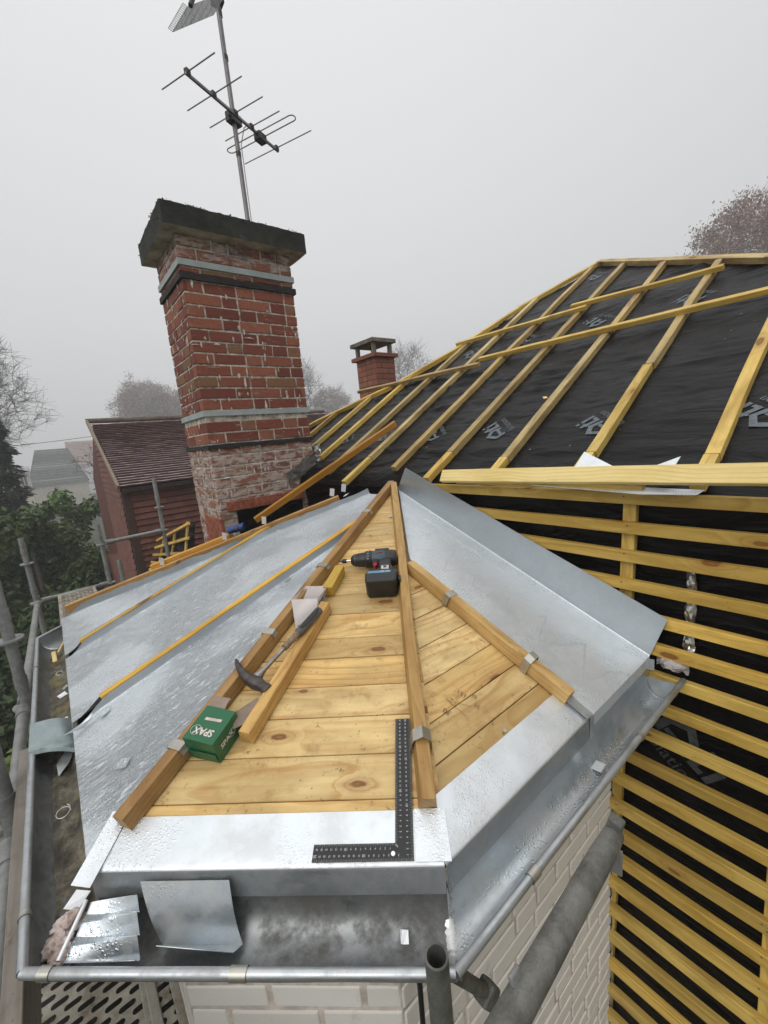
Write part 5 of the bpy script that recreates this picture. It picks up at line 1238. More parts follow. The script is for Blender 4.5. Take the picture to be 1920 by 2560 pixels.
# saddle of old zinc across the left run
S0, S1, S2_, S3 = V((-0.132, 1.150, -0.045)), V((-0.132, 1.330, -0.045)), V((-0.012, 1.300, -0.072)), V((-0.012, 1.070, -0.058))
b = MB(); b.grid(lambda a, c: S0.lerp(S1, a).lerp(S3.lerp(S2_, a), c)+V((0, 0, 0.012*math.sin(c*3.0)+0.003*nz(a*4, c*5, 2))), 12, 12)
b.grid(lambda a, c: S0.lerp(S3, a)+V((0, -0.004*c, 0.012*math.sin(a*3.0)-0.012*c)), 10, 2)
tag(b.build('zinc_saddle', zinc('verdigris_zinc', (0.30, 0.38, 0.39), (0.52, 0.60, 0.61), 0.35, 0.55, dirt=(0.16, 0.16, 0.14), dirt_amt=0.4), None, smooth=50, solid=0.0012, recalc=False), 'bluish old zinc saddle lying across the left gutter', 'zinc saddle')
plate('zinc_scrap', frame((-0.045, 1.115, -0.092), (0.5, 0.85, 0.2), (-0.85, 0.5, 0.2)), [(-0.07, -0.012), (-0.02, -0.018), (0.06, -0.006), (0.055, 0.012), (-0.03, 0.014)], 0.001, MAT['zdull'], 'dark pointed zinc scrap below the bluish saddle', 'zinc scrap')
tag(beam('wood_chip', (-0.062, 1.96, -0.088), (-0.066, 2.10, -0.088), 0.018, 0.004, Zv, MAT['plank'], None), 'flat yellow wood chip at the far end of the left gutter', 'wood chip')
tag(beam('wood_chip', (-0.045, 2.03, -0.072), (0.000, 2.16, -0.045), 0.008, 0.005, Zv, MAT['plank'], None), 'thin wood splinter leaning beside the yellow chip', 'wood chip')
b = MB(); b.tube([V((-0.060+0.016*math.cos(i*0.45), 0.845+0.024*math.sin(i*0.45), -0.093+0.0006*i)) for i in range(17)], 0.0009, 5); tag(b.build('wire_ring', MAT['zcard'], None), 'thin wire ring lying on the silt', 'wire')
b = MB(); b.tube([V((-0.048+0.012*math.cos(i*0.4), 1.80+0.020*math.sin(i*0.4), -0.085)) for i in range(13)], 0.0012, 5); tag(b.build('wire_ring', MAT['zcard'], None), 'bright curl of wire further up the left gutter', 'wire')
for (x, y, w, h, a, l_) in ((-0.042, 1.55, 0.034, 0.026, 0.5, 'pale metal tab on the silt above the bluish saddle'), (-0.032, 1.62, 0.030, 0.012, 0.9, 'dark metal sliver above the pale tab'),
                            (-0.040, 1.345, 0.020, 0.016, 0.2, 'white paper crumb beside the bluish saddle')):
    plate('zinc_chip', frame((x, y, -0.082), (math.cos(a), math.sin(a), 0.1), (-math.sin(a), math.cos(a), 0.1)), rhomb(w, h, 0.004), 0.0008, MAT['zcard'] if 'dark' not in l_ else MAT['zdull'], l_, 'metal chip', curl=0.4)

# ================================================================== TIMBER AND ZINC LYING AT THE WALL TOP AND ON THE ROOF
t = beam('plank', V((1.512, 0.870, 0.586)), V((1.512, -1.3, 0.634)), 0.024, 0.058, (0.45, 0, 0.9), MAT['plank'], None, rough=0.002)
# broad face turned to the camera
tag(t, 'long pale plank lying along the top of the battened wall', 'plank')
t = beam('plank', V((1.552, 0.80, 0.575)), V((1.552, 0.02, 0.575)), 0.03, 0.016, (0, 0, 1), MAT['batten'], None); tag(t, 'short thin timber under the long pale plank', 'plank')
def poly3(name, pts, mat, label, cat, th=0.001):
    b = MB(); b.add([V(p) for p in pts], [tuple(range(len(pts)))]); return tag(b.build(name, mat, None, solid=th, recalc=False), label, cat)
poly3('zinc_sheet', [RFM(1.71, 0.283, 0.014), RFM(1.56, 0.275, 0.014), RFM(1.56, 0.05, 0.014), RFM(1.612, 0.112, 0.014)], MAT['zapron'], 'white wet zinc triangle poking up left behind the plank', 'zinc sheet')
poly3('zinc_sheet', [RFM(1.668, -0.048, 0.020), RFM(1.63, -0.046, 0.020), RFM(1.56, -0.04, 0.020), RFM(1.56, 0.06, 0.020), RFM(1.62, 0.018, 0.020)], MAT['zapron'], 'pointed white zinc corner poking up right behind the plank', 'zinc sheet')
poly3('zinc_sheet', [V((1.522, 0.40, 0.585)), V((1.516, 0.02, 0.570)), V((1.522, -0.13, 0.575)), V((1.56, -0.14, 0.584)), V((1.56, 0.42, 0.588))], MAT['zright'], 'flat zinc sheet sandwiched under the plank on the wall top', 'zinc sheet')
def lb_(name, a, c_, label, w=0.034, h=0.028, m='batten'):
    return tag(beam(name, a, c_, w, h, nM, MAT[m], None, rough=0.003), label, 'batten', 'battens lying across the roof slope')
lb_('cross_batten', RFM(3.215, 2.17, 0.0), RFM(3.195, 0.975, 0.0), 'upper cross batten over the left counter battens of the slope')
lb_('cross_batten', RFM(3.25, 1.105, 0.012), RFM(3.19, 0.215, 0.0), 'upper cross batten ending near the top right hip')
lb_('cross_batten', RFM(2.775, 1.585, 0.0), RFM(2.74, -0.75, 0.0), 'longest cross batten running out of the right edge')
lb_('cross_batten', RFM(2.71, 3.08, 0.0), RFM(2.695, 1.53, 0.0), 'left cross batten passing in front of the small chimney', m='rafter')
t = beam('leaning_batten', V((2.035, 1.760, 0.885)), V((1.10, 2.18, 0.335)), 0.034, 0.04, nM, MAT['orange'], None); tag(t, 'orange batten leaning from the roof down to the chimney foot', 'batten')
# blue wrapper behind the far hip
b = MB(); b.grid(lambda a, c: V((0.865, 1.905, 0.375))+V((0.10, -0.10, 0.028)).normalized()*(0.10*(a-0.5))+V((0, 0, 1))*(0.022*math.sin(c*2*math.pi))+V((0.6, 0.7, 0)).normalized()*(0.022*math.cos(c*2*math.pi))*(1+0.3*nz(a*6, c*5, 0)), 14, 18)
tag(b.build('blue_wrapper', plain('blue_paper', (0.02, 0.045, 0.16), 0.5, 0, 0.7, 25, 0.5, 0.004), None, smooth=40, recalc=False), 'crumpled dark blue wrapper at the foot of the brick chimney', 'wrapper')
b = MB(); b.add([RFM(2.150, 0.685, -0.004), RFM(2.158, 0.700, 0.002), RFM(2.150, 0.712, 0.006), RFM(2.142, 0.705, 0.0)], [(0, 1, 2, 3)]); tag(b.build('wood_chip', MAT['plank'], None, solid=0.003, recalc=False), 'pale wood chip stuck beside a counter batten on the roof', 'wood chip')

# ================================================================== SCAFFOLD
def coupler(b, p, r_=0.030): b.tube([V(p)+V((0, 0, -0.022)), V(p)+V((0, 0, 0.022))], r_, 12)
def rosette(b, p, r_=0.058):
    b.tube([V(p)+V((0, 0, -0.005)), V(p)+V((0, 0, 0.005))], r_, 20)
def standard(x, y, z0, z1, label, ros=(), r_=0.0242, mat='tube'):
    e = empty('scaffold_pole', (x, y, z0), label, 'scaffold pole', 'upright scaffold poles')
    n = 24; b = MB()
    b.tube([(x, y, z0), (x, y, z1)], r_, 18, cap=False); b.tube([(x, y, z1), (x, y, z0)], r_-0.0035, 18, cap=False)
    # rim of the open tube
    rim = [V((x+math.cos(i*math.pi/9)*rr, y+math.sin(i*math.pi/9)*rr, z1)) for rr in (r_, r_-0.0035) for i in range(18)]
    b.add(rim, [(i, (i+1) % 18, 18+(i+1) % 18, 18+i) for i in range(18)])
    b.build('tube', MAT[mat], e, smooth=50)
    for z in ros:
        b = MB(); rosette(b, (x, y, z)); b.build('rosette', MAT['tube'], e, smooth=40)
        b = MB(); b.tube([(x, y, z+0.10), (x, y, z+0.16)], r_+0.0035, 16); b.build('spigot_joint', MAT['tube'], e, smooth=40)
    return e
standard(-0.222, 2.22, -5.4, 1.2, 'second nearest scaffold pole left of the gutter', ros=(0.0, -0.36))
standard(-0.222, 1.22, -5.4, 1.0, 'nearest scaffold pole at the left picture edge', ros=(-0.35,))
standard(-0.255, 5.05, -5.4, 0.14, 'scaffold pole with a disc near its top, left of the far deck', ros=(-0.13, -0.55))
standard(0.42, 5.42, -5.4, 0.106, 'scaffold pole in front of the red gable wall edge', ros=(-0.14, -0.62))
standard(1.13, 5.60, -5.4, 0.56, 'tallest far scaffold pole in front of the hung tiles', ros=(0.17, -0.14))
standard(0.53, 5.08, -5.4, -0.30, 'short scaffold pole stub behind the far roof edge')
standard(0.393, -0.118, -5.4, 0.052, 'open ended scaffold tube at the front gutter corner', r_=0.0183, mat='tube_dark')
def ledger(p, q, label, r_=0.0242, mat='tube', ends=True):
    e = empty('scaffold_ledger', p, label, 'scaffold tube', 'level scaffold tubes'); b = MB(); b.tube([V(p).lerp(V(q), t/6) for t in range(7)], r_, 16); b.build('tube', MAT[mat], e, smooth=50)
    if ends:
        d = (V(q)-V(p)).normalized()
        for c_ in (p, q):
            s_ = 1 if c_ is p else -1; b = MB(); b.tube([V(c_)-d*0.02*s_, V(c_)+d*0.075*s_], r_+0.006, 12); b.build('wedge_head', MAT['tube'], e, smooth=40)
    return e
ledger((-0.25, 5.0, -0.55), (-0.235, 2.27, -0.36), 'scaffold tube running back from the second left pole')
ledger((-0.235, 2.17, -0.36), (-0.235, 1.27, -0.345), 'scaffold tube between the two left poles')
ledger((-0.235, 1.17, -0.345), (-0.245, -0.6, -0.36), 'scaffold tube running forward from the nearest left pole')
ledger((-0.20, 5.07, -0.55), (0.38, 5.40, -0.62), 'low cross tube carrying the far deck')
ledger((0.47, 5.43, -0.13), (1.08, 5.59, -0.14), 'upper cross tube in front of the red tiles')
# handrail near the right wall with its flattened end and fitting
h = empty('scaffold_handrail', (0.4, -0.22, 0.1), 'thick grey scaffold tube sloping beside the right wall', 'scaffold tube')
b = MB(); b.tube([V((0.822, -0.195, 0.0)).lerp(V((0.392, -0.232, 0.050)), t/6) for t in range(11)], 0.0215, 20, rs=[0.0185]+[0.0215]*10); b.build('tube', MAT['tube_dark'], h, smooth=50)
b = MB(); b.box(-0.004, 0.022, -0.014, 0.014, -0.006, 0.024, M=frame((0.815, -0.195, 0.012), (0.9, 0.1, -0.1), (0, 0.9, 0.2))); b.build('wedge_end', MAT['tube_dark'], h, bevel=0.005)
b = MB(); b.box(-0.003, 0.003, -0.010, 0.010, -0.06, 0.0, M=frame((0.812, -0.205, -0.02), (0.9, 0.1, 0), (0, 1, 0))); b.build('wedge_pin', MAT['tube'], h, bevel=0.002)
b = MB(); b.box(-0.012, 0.012, -0.004, 0.004, 0.018, 0.034, M=frame((0.45, -0.226, 0.043), (0.99, 0.08, -0.1), (0, 0.9, -0.4))); b.build('weld_lug', MAT['tube'], h, bevel=0.003)
br = empty('coupler_arm', (0.58, 0.0, -0.3), 'dark scaffold coupler arm under the gutter corner', 'coupler')
b = MB(); b.tube([V((0.50, -0.03, -0.20)), V((0.60, -0.03, -0.37)), V((0.66, -0.06, -0.50))], 0.014, 10); b.build('arm', MAT['tube_dark'], br, smooth=40)
b = MB(); b.box(-0.022, 0.022, -0.018, 0.018, -0.022, 0.022, M=frame((0.60, -0.03, -0.37), (0.5, 0, -0.85), (0, 1, 0))); b.build('clamp', MAT['tube_dark'], br, bevel=0.006)
cb = MB()
for o_ in (0.0, 0.016):
    cb.tube([V((0.50+o_, 0.082-o_, -0.13)), V((0.506+o_*0.8, 0.080-o_, -0.3)), V((0.500+o_*1.2, 0.078-o_, -0.6)), V((0.505+o_, 0.08-o_, -3.0))], 0.0062, 8)
tag(cb.build('cable', MAT['black'], None, smooth=50), 'pair of black cables hanging in front of the white brick corner', 'cable')
cb = MB(); cb.tube([V((-0.16, 0.62, -0.20)), V((-0.19, 0.55, -0.30)), V((-0.235, 0.42, -0.42)), V((-0.26, 0.2, -0.6)), V((-0.27, 0.0, -1.2))], 0.006, 8)
tag(cb.build('cable', MAT['black'], None, smooth=50), 'black cable hanging beside the left gutter corner', 'cable')
t = beam('toe_board', V((-0.168, 1.42, -0.32)), V((-0.168, 0.0, -0.34)), 0.035, 0.15, Zv, wood('grey_scaffold_board', (0.24, 0.215, 0.185), (0.13, 0.112, 0.09), grime=0.6, rough=0.75), None, rough=0.003); tag(t, 'grey weathered scaffold board on edge left of the gutter', 'board')
# perforated steel decks
dm = NM('perforated_deck'); dv_ = dm.coord((1, 1, 1), rnd=False)
xyz = dm.n('ShaderNodeSeparateXYZ'); dm.l(dv_, xyz.inputs[0])
def slots(px, py, rx, ry, sk=0.0):
    yy = dm.math('DIVIDE', xyz.outputs['Y'], py); row = dm.math('FLOOR', yy); par = dm.math('MULTIPLY', dm.math('MODULO', dm.math('ABSOLUTE', row), 2.0), 0.5)
    xx = dm.math('ADD', dm.math('DIVIDE', xyz.outputs['X'], px), par); fx = dm.math('SUBTRACT', dm.math('FRACT', xx), 0.5); fy = dm.math('SUBTRACT', dm.math('FRACT', yy), 0.5)
    fx = dm.math('MULTIPLY', fx, px/rx); fy = dm.math('MULTIPLY', fy, py/ry)
    ax_ = dm.math('MAXIMUM', dm.math('SUBTRACT', dm.math('ABSOLUTE', fx), rx and (1-ry/rx)), 0.0); ax_ = dm.math('MULTIPLY', ax_, rx/ry)
    return dm.math('LESS_THAN', dm.math('ADD', dm.math('MULTIPLY', ax_, ax_), dm.math('MULTIPLY', fy, fy)), 1.0)
hole = slots(0.062, 0.030, 0.022, 0.0085)
n_ = dm.noise(dv_, 14, 5, 0.7)
dm.set(Base_Color=dm.ramp(n_, [(0.3, (0.12, 0.10, 0.065)), (0.5, (0.28, 0.255, 0.205)), (0.7, (0.40, 0.38, 0.33))]), Roughness=0.7, Metallic=0.15)
tr = dm.n('ShaderNodeBsdfTransparent'); mx = dm.n('ShaderNodeMixShader'); dm.l(hole, mx.inputs[0]); dm.l(dm.b.outputs[0], mx.inputs[1]); dm.l(tr.outputs[0], mx.inputs[2]); dm.l(mx.outputs[0], dm.out.inputs[0])
def deck(x0, x1, y0, y1, z, label, along_x=False):
    e = empty('scaffold_deck', ((x0+x1)/2, (y0+y1)/2, z), label, 'scaffold deck')
    b = MB(); 
    b.add([(x0, y0, z), (x1, y0, z), (x1, y1, z), (x0, y1, z)], [(0, 1, 2, 3)]); b.build('perforated_sheet', dm.m, e, recalc=False)
    b = MB(); b.box(x0-0.012, x0+0.014, y0, y1, z-0.06, z+0.006); b.box(x1-0.014, x1+0.012, y0, y1, z-0.06, z+0.006); b.box(x0+0.015, x1-0.015, y0, y0+0.03, z-0.05, z+0.004); b.box(x0+0.015, x1-0.015, y1-0.03, y1, z-0.05, z+0.004)
    b.build('edge_rail', MAT['deck'], e, bevel=0.003)
    b = MB(); b.box(x0, x1, y0, y1, z-0.16, z-0.158); b.build('underside', MAT['slate'], e)
deck(-0.265, 0.018, -0.3, 2.2, -0.74, 'dirty perforated steel deck under the left gutter corner')
deck(-0.045, 0.22, 2.95, 4.30, -0.35, 'small perforated steel deck behind the far left eave')
deck(0.03, 0.09, -0.3, 2.1, -0.73, 'narrow slotted steel strip beside the white brick bay')

# ================================================================== NEIGHBOURING HOUSE WITH HUNG TILES
nb = empty('tiled_house', (3.5, 8.6, -5.6), 'neighbouring house with brown tiled roof and red tile hung walls', 'house')
NX, NY = 0.935, 7.2; ZE, RY, RZ = 0.455, 9.85, 1.635; XR = 6.4
b = MB(); b.box(NX+0.03, XR, NY+0.03, 12.5, -5.6, 0.42); b.add([(NX+0.03, NY, 0.42), (NX+0.03, RY, RZ-0.06), (NX+0.03, 12.5, 0.42), (XR, NY, 0.42), (XR, RY, RZ-0.06), (XR, 12.5, 0.42)], [(0, 1, 2), (3, 5, 4), (0, 3, 4, 1), (1, 4, 5, 2)])
b.build('carcass', MAT['wtile'], nb)
rnd = random.Random(21)
b = MB(); N = 33
for i in range(N):
    t0, t1 = i/N, (i+1)/N; nt = 46; x = NX-0.06
    yA, zA = lerp(NY-0.16, RY, t0), lerp(ZE-0.055, RZ, t0); yB, zB = lerp(NY-0.16, RY, t1), lerp(ZE-0.055, RZ, t1)
    w = (XR-NX+0.1)/nt; off = (i % 2)*w/2
    for k_ in range(nt+1):
        xa = max(NX-0.06, NX-0.06+k_*w-off); xb = min(XR, NX-0.06+(k_+1)*w-off)
        if xb-xa < 0.01: continue
        j = rnd.uniform(-0.004, 0.004); l_ = 0.036+j
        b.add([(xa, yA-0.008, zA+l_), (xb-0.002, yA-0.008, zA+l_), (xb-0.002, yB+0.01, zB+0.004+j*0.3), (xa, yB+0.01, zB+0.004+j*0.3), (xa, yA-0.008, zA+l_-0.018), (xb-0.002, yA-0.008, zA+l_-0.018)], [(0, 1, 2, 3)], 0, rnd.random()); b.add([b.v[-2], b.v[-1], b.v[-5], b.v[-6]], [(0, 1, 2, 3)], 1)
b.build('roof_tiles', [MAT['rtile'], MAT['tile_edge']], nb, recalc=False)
b = MB(); b.tube([(NX-0.07, RY, RZ+0.01), (XR, RY, RZ+0.01)], 0.05, 10); b.build('ridge', plain('mossy_ridge', (0.13, 0.105, 0.08), 0.9, 0, 0.4, 8), nb, smooth=50)
b = MB(); b.box(NX-0.075, NX-0.02, -0.03, 0.03, -0.05, 0.05) if False else None
M_ = frame((NX-0.055, (NY-0.16+RY)/2, (ZE-0.055+RZ)/2), (0, RY-NY+0.16, RZ-ZE+0.055), (1, 0, 0))
L_ = math.hypot(RY-NY+0.16, RZ-ZE+0.055)/2
b.box(-L_, L_, -0.02, 0.02, -0.045, 0.03, M=M_); b.build('verge', plain('verge_board', (0.21, 0.16, 0.12), 0.85), nb)
b = MB(); b.box(NX-0.02, XR, NY-0.19, NY-0.12, ZE-0.13, ZE-0.07); b.build('eaves_gutter', MAT['slate'], nb)
b = MB(); b.tube([(2.62-0.02, 8.92, 1.24), (2.60, 8.86, 1.30)], 0.055, 10); b.build('roof_vent', MAT['slate'], nb)
# hung tiles on the front wall
b = MB(); zz = ZE-0.12; i = 0
while zz > -3.6:
    w = 0.165; off = (i % 2)*w/2; x = NX+0.10-off
    while x < 4.2:
        xa = max(NX+0.10, x); xb = min(4.2, x+w); j = rnd.uniform(-0.003, 0.003)
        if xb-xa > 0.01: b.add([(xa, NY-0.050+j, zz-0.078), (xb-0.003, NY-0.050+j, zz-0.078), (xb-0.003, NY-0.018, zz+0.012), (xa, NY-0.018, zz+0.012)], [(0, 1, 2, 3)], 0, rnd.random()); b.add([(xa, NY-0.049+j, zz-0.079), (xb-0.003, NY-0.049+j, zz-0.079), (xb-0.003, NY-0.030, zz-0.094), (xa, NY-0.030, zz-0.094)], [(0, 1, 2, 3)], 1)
        x += w
    zz -= 0.1; i += 1
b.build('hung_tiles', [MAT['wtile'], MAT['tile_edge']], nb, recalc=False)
b = MB(); b.box(NX-0.01, NX+0.10, NY-0.05, NY+0.05, -3.6, ZE-0.12); b.build('corner_strip', plain('dark_corner', (0.055, 0.028, 0.02), 0.9), nb)
# gable side, hung tiles seen edge on, widening low down
b = MB(); zz = RZ-0.10; i = 0
def ymax(z):
    if z > -0.9: return 9.55+0.25*sstep(0.0, 1.6, z)
    return 9.55+3.6*sstep(-0.95, -1.75, z)
def ymin(z): 
    return NY+0.04 if z < ZE-0.05 else lerp(NY-0.1, RY, (z-ZE+0.05)/(RZ-ZE+0.05))+0.05
while zz > -5.4:
    ya, yb_ = ymin(zz), ymax(zz)
    n = max(1, int((yb_-ya)/0.165))
    for k_ in range(n):
        y0, y1 = lerp(ya, yb_, k_/n), lerp(ya, yb_, (k_+1)/n); j = rnd.uniform(-0.003, 0.003)
        b.add([(NX-0.034+j, y0, zz-0.101), (NX-0.034+j, y1-0.003, zz-0.101), (NX-0.010, y1-0.003, zz), (NX-0.010, y0, zz), (NX-0.008, y0, zz-0.104), (NX-0.008, y1, zz-0.104)], [(0, 1, 2, 3), (4, 5, 1, 0)], 0, rnd.random())
    zz -= 0.1; i += 1
b.build('gable_tiles', MAT['gable'], nb, recalc=False)
b = MB(); b.box(NX+0.02, NX+1.2, 9.4, 13.2, -5.6, -1.75); b.build('lean_to', MAT['gable'], nb)

# small battened roof patch beyond the chimney
ps = empty('battened_lean_to', (1.5, 6.0, -0.6), 'small yellow battened slope beside the foot of the brick chimney', 'roof')
PA, PB, PC_, PD = V((1.42, 5.25, -0.02)), V((1.30, 7.05, -0.50)), V((1.00, 6.9, -1.15)), V((1.10, 5.0, -1.15))
b = MB(); b.add([PA+V((0.04, 0, -0.04)), PB+V((0.04, 0, -0.04)), PC_+V((0.04, 0, -0.04)), PD+V((0.04, 0, -0.04))], [(0, 1, 2, 3)]); b.box(1.45, 1.7, 5.0, 7.0, -5.6, -0.6); b.build('membrane', MAT['membrane'], ps, recalc=False)
for t_ in (0.04, 0.2, 0.36, 0.52, 0.68, 0.84): beam('tile_batten', PA.lerp(PD, t_)+V((-0.02, 0, 0)), PB.lerp(PC_, t_)+V((-0.02, 0, 0)), 0.04, 0.025, (-0.9, 0, 0.35), MAT['batten'], ps)
for t_ in (0.1, 0.45, 0.8): beam('counter_batten', PA.lerp(PB, t_)+V((0.01, 0, 0)), PD.lerp(PC_, t_)+V((0.01, 0, 0)), 0.04, 0.025, (-0.9, 0, 0.35), MAT['batten'], ps)

# ================================================================== HOUSES IN THE MIST
def far_house(name, x0, x1, y0, y1, ze, zr, wallc, roofc, label, wins=(), ridge_x=True, hip=0.0):
    e = empty(name, ((x0+x1)/2, (y0+y1)/2, -5.6), label, 'house')
    b = MB(); b.box(x0, x1, y0, y1, -5.6, ze)
    if ridge_x and not hip: b.add([(x0, y0, ze), (x0, (y0+y1)/2, zr-0.05), (x0, y1, ze), (x1, y0, ze), (x1, (y0+y1)/2, zr-0.05), (x1, y1, ze)], [(0, 1, 2), (3, 5, 4)])
    b.build('wall', plain(name+'_wall', wallc, 0.85, 0, 0.1, 3), e)
    b = MB(); ym = (y0+y1)/2; rows = 16
    for s_, ya in ((1, y0-0.3), (-1, y1+0.3)):
        for i in range(rows):
            t0, t1 = i/rows, (i+1)/rows
            b.add([(x0-0.25+hip*t0, lerp(ya, ym, t0), lerp(ze-0.1, zr, t0)+0.05), (x1+0.25-hip*t0, lerp(ya, ym, t0), lerp(ze-0.1, zr, t0)+0.05), (x1+0.25-hip*t1, lerp(ya, ym, t1), lerp(ze-0.1, zr, t1)), (x0-0.25+hip*t1, lerp(ya, ym, t1), lerp(ze-0.1, zr, t1))], [(0, 1, 2, 3)], 0, random.random())
    if hip:
        for xe, sx in ((x0-0.25, 1), (x1+0.25, -1)): b.add([(xe, y0-0.3, ze-0.1), (xe, y1+0.3, ze-0.1), (xe+sx*hip, ym, zr)], [(0, 1, 2)])
    b.build('roof', plain(name+'_roof', roofc, 0.9, 0, 0.3, 2, spec=0.1), e, recalc=False)
    for (xa, xb, za, zb) in wins:
        b = MB(); b.box(xa, xb, y0-0.03, y0-0.005, za, zb); w = b.build('window', plain('window_frame', (0.72, 0.72, 0.70), 0.5), e)
        b = MB(); b.box(xa+0.07, (xa+xb)/2-0.03, y0-0.05, y0-0.032, za+0.07, zb-0.07); b.box((xa+xb)/2+0.03, xb-0.07, y0-0.05, y0-0.032, za+0.07, zb-0.07); g = b.build('pane', plain('far_glass', (0.03, 0.035, 0.04), 0.15), None); adopt(g, e)
    return e
far_house('misty_house', -2.3, 5.0, 82, 96, -1.9, 3.6, (0.50, 0.47, 0.40), (0.085, 0.088, 0.086), 'misty house with a broad dark hipped roof behind the hedge', hip=1.7)
far_house('cream_house', -3.9, -1.9, 74, 79, 0.1, 1.1, (0.56, 0.50, 0.38), (0.10, 0.10, 0.095), 'small cream house with a window beside the dark conifer', wins=((-2.9, -2.1, -1.5, -0.2),))
far_house('white_house', 4.4, 10.5, 105, 118, 0.6, 5.6, (0.70, 0.71, 0.72), (0.26, 0.19, 0.17), 'misty white house with reddish roof left of the tiled house')
# ================================================================== TREES
def leaves(b, pts, size, rnd, mi=0, flat=0.0):
    for p in pts:
        s_ = size*rnd.uniform(0.55, 1.3); a = V((rnd.gauss(0, 1), rnd.gauss(0, 1), rnd.gauss(0, 1))).normalized(); c = a.orthogonal().normalized()
        c = (Matrix.Rotation(rnd.uniform(0, 6.28), 3, a) @ c); d = a.cross(c)
        b.add([p+c*s_, p+d*s_*0.55, p-c*s_, p-d*s_*0.55], [(0, 1, 2, 3)], mi, rnd.random())
def leafmat(name, a, bcol, rough=0.6, trans=0.25):
    m = NM(name); at = m.n('ShaderNodeAttribute'); at.attribute_name = 'tint'
    m.set(Base_Color=m.ramp(at.outputs['Fac'], [(0, a), (0.7, bcol), (1, tuple(min(1, x*1.5) for x in bcol))]), Roughness=rough)
    m.b.inputs['Specular IOR Level'].default_value = 0.3
    return m.m
import numpy as np
def build_tree(name, root, label, centre, rad, seed, bark, n=320, leaf=None, leafn=0, leafsize=0.1, leafr=0.3, group=None, cat='tree', rmin=0.012, twigs=5, shell=0.35, fork=0.35, twl=0.6, far=1.5):
    """limbs grown towards points spread through the crown; each point joins the nearest limb below it"""
    rnd = random.Random(seed); root = V(root); c = V(centre); rad = V(rad)
    if far != 1.0:
        cpos = V((0.0737, -0.496, 0.827)); c = cpos+(c-cpos)*far; rad = rad*far; root = V((c.x, c.y, root.z)); rmin *= far; twl *= far; leafsize *= far; leafr *= far
    nodes = []; par = []
    fk = root.lerp(V((c.x, c.y, c.z-rad.z)), 1.0) if c.z-rad.z > root.z+1 else root+V((0, 0, 1.2))
    for i in range(7): nodes.append(root.lerp(fk, i/6)+V((rnd.gauss(0, 0.05), rnd.gauss(0, 0.05), 0))); par.append(i-1)
    top = fk.lerp(c+V((0, 0, rad.z*0.3)), 1.0)
    for i in range(1, 7): nodes.append(fk.lerp(top, i/6)+V((rnd.gauss(0, 0.15), rnd.gauss(0, 0.15), 0))); par.append(len(nodes)-2)
    pts = []
    for _ in range(n):
        d = V((rnd.gauss(0, 1), rnd.gauss(0, 1), rnd.gauss(0, 1))).normalized(); r_ = shell+(1-shell)*rnd.random()**0.6
        k_ = 0.82+0.3*noise.noise(d*1.7+V((seed, 0, 0)))
        pts.append(c+V((d.x*rad.x, d.y*rad.y, d.z*rad.z))*r_*k_)
    pts.sort(key=lambda p: (p-fk).length*0.6+(p-c).length)
    tips = []
    for p in pts:
        A_ = np.array([tuple(q) for q in nodes]); D = A_-np.array(tuple(p)); dist = np.sqrt((D**2).sum(1))+np.maximum(0, D[:, 2]+dist_bias*np.sqrt((D[:, :2]**2).sum(1)))*1.3
        k_ = int(dist[4:].argmin())+4; q = nodes[k_]; L = (p-q).length; m_ = max(2, int(L/0.7)); pr = k_
        sag = V((rnd.gauss(0, 1), rnd.gauss(0, 1), rnd.gauss(0, 0.5)))*L*0.10
        for i in range(1, m_+1):
            t = i/m_; nodes.append(q.lerp(p, t)+sag*math.sin(t*math.pi)+V((rnd.gauss(0, 1), rnd.gauss(0, 1), rnd.gauss(0, 1)))*0.04*L*(1 if i < m_ else 0)); par.append(pr); pr = len(nodes)-1
        tips.append((p, (p-q).normalized()))
    w = [0.0]*len(nodes); ch = [0]*len(nodes)
    for i in range(len(nodes)-1, -1, -1):
        if ch[i] == 0: w[i] = 1.0
        if par[i] >= 0: w[par[i]] += w[i]; ch[par[i]] += 1
    rr = [max(rmin, rmin*0.9*math.sqrt(x)) for x in w]
    e = empty(name, tuple(root), label, cat, group); bt_, bc = MB(), MB()
    for i in range(1, len(nodes)):
        a = par[i]; (bt_ if i < 13 else bc).tube([nodes[a], nodes[i]], 0.1, 6 if i < 13 else 4, rs=[min(rr[a], rr[i]*1.25), rr[i]], cap=False)
    for p, d in tips:
        for _ in range(twigs):
            dd = (d*0.7+V((rnd.gauss(0, 1), rnd.gauss(0, 1), rnd.gauss(0.25, 0.8)))*0.6).normalized(); l_ = twl*rnd.uniform(0.5, 1.4); mid = p+dd*l_*0.5+V((rnd.gauss(0, 1), rnd.gauss(0, 1), rnd.gauss(0, 1)))*0.06*l_
            bc.tube([p, mid, p+dd*l_+V((0, 0, 0.05*l_))], rmin, 3, rs=[rmin*0.8, rmin*0.65, rmin*0.45], cap=False)
    bt_.build('trunk', bark, e, smooth=60, recalc=False)
    if leaf is None: bc.build('crown', bark, e, smooth=60, recalc=False)
    else:
        lp = []
        for _ in range(leafn):
            t_, d = rnd.choice(tips); lp.append(t_+V((rnd.gauss(0, 1), rnd.gauss(0, 1), rnd.gauss(0, 1)))*leafr)
        leaves(bc, lp, leafsize, rnd, 1); bc.build('crown', [bark, leaf], e, recalc=False)
    return e
dist_bias = -0.35
bark = plain('grey_bark', (0.085, 0.075, 0.068), 0.9, 0, 0.3, 6); bark2 = plain('brown_bark', (0.10, 0.08, 0.07), 0.9, 0, 0.3, 6)
rust = leafmat('rusty_leaf', (0.16, 0.085, 0.06), (0.25, 0.15, 0.115)); pinkish = leafmat('faded_leaf', (0.22, 0.16, 0.14), (0.33, 0.26, 0.235))
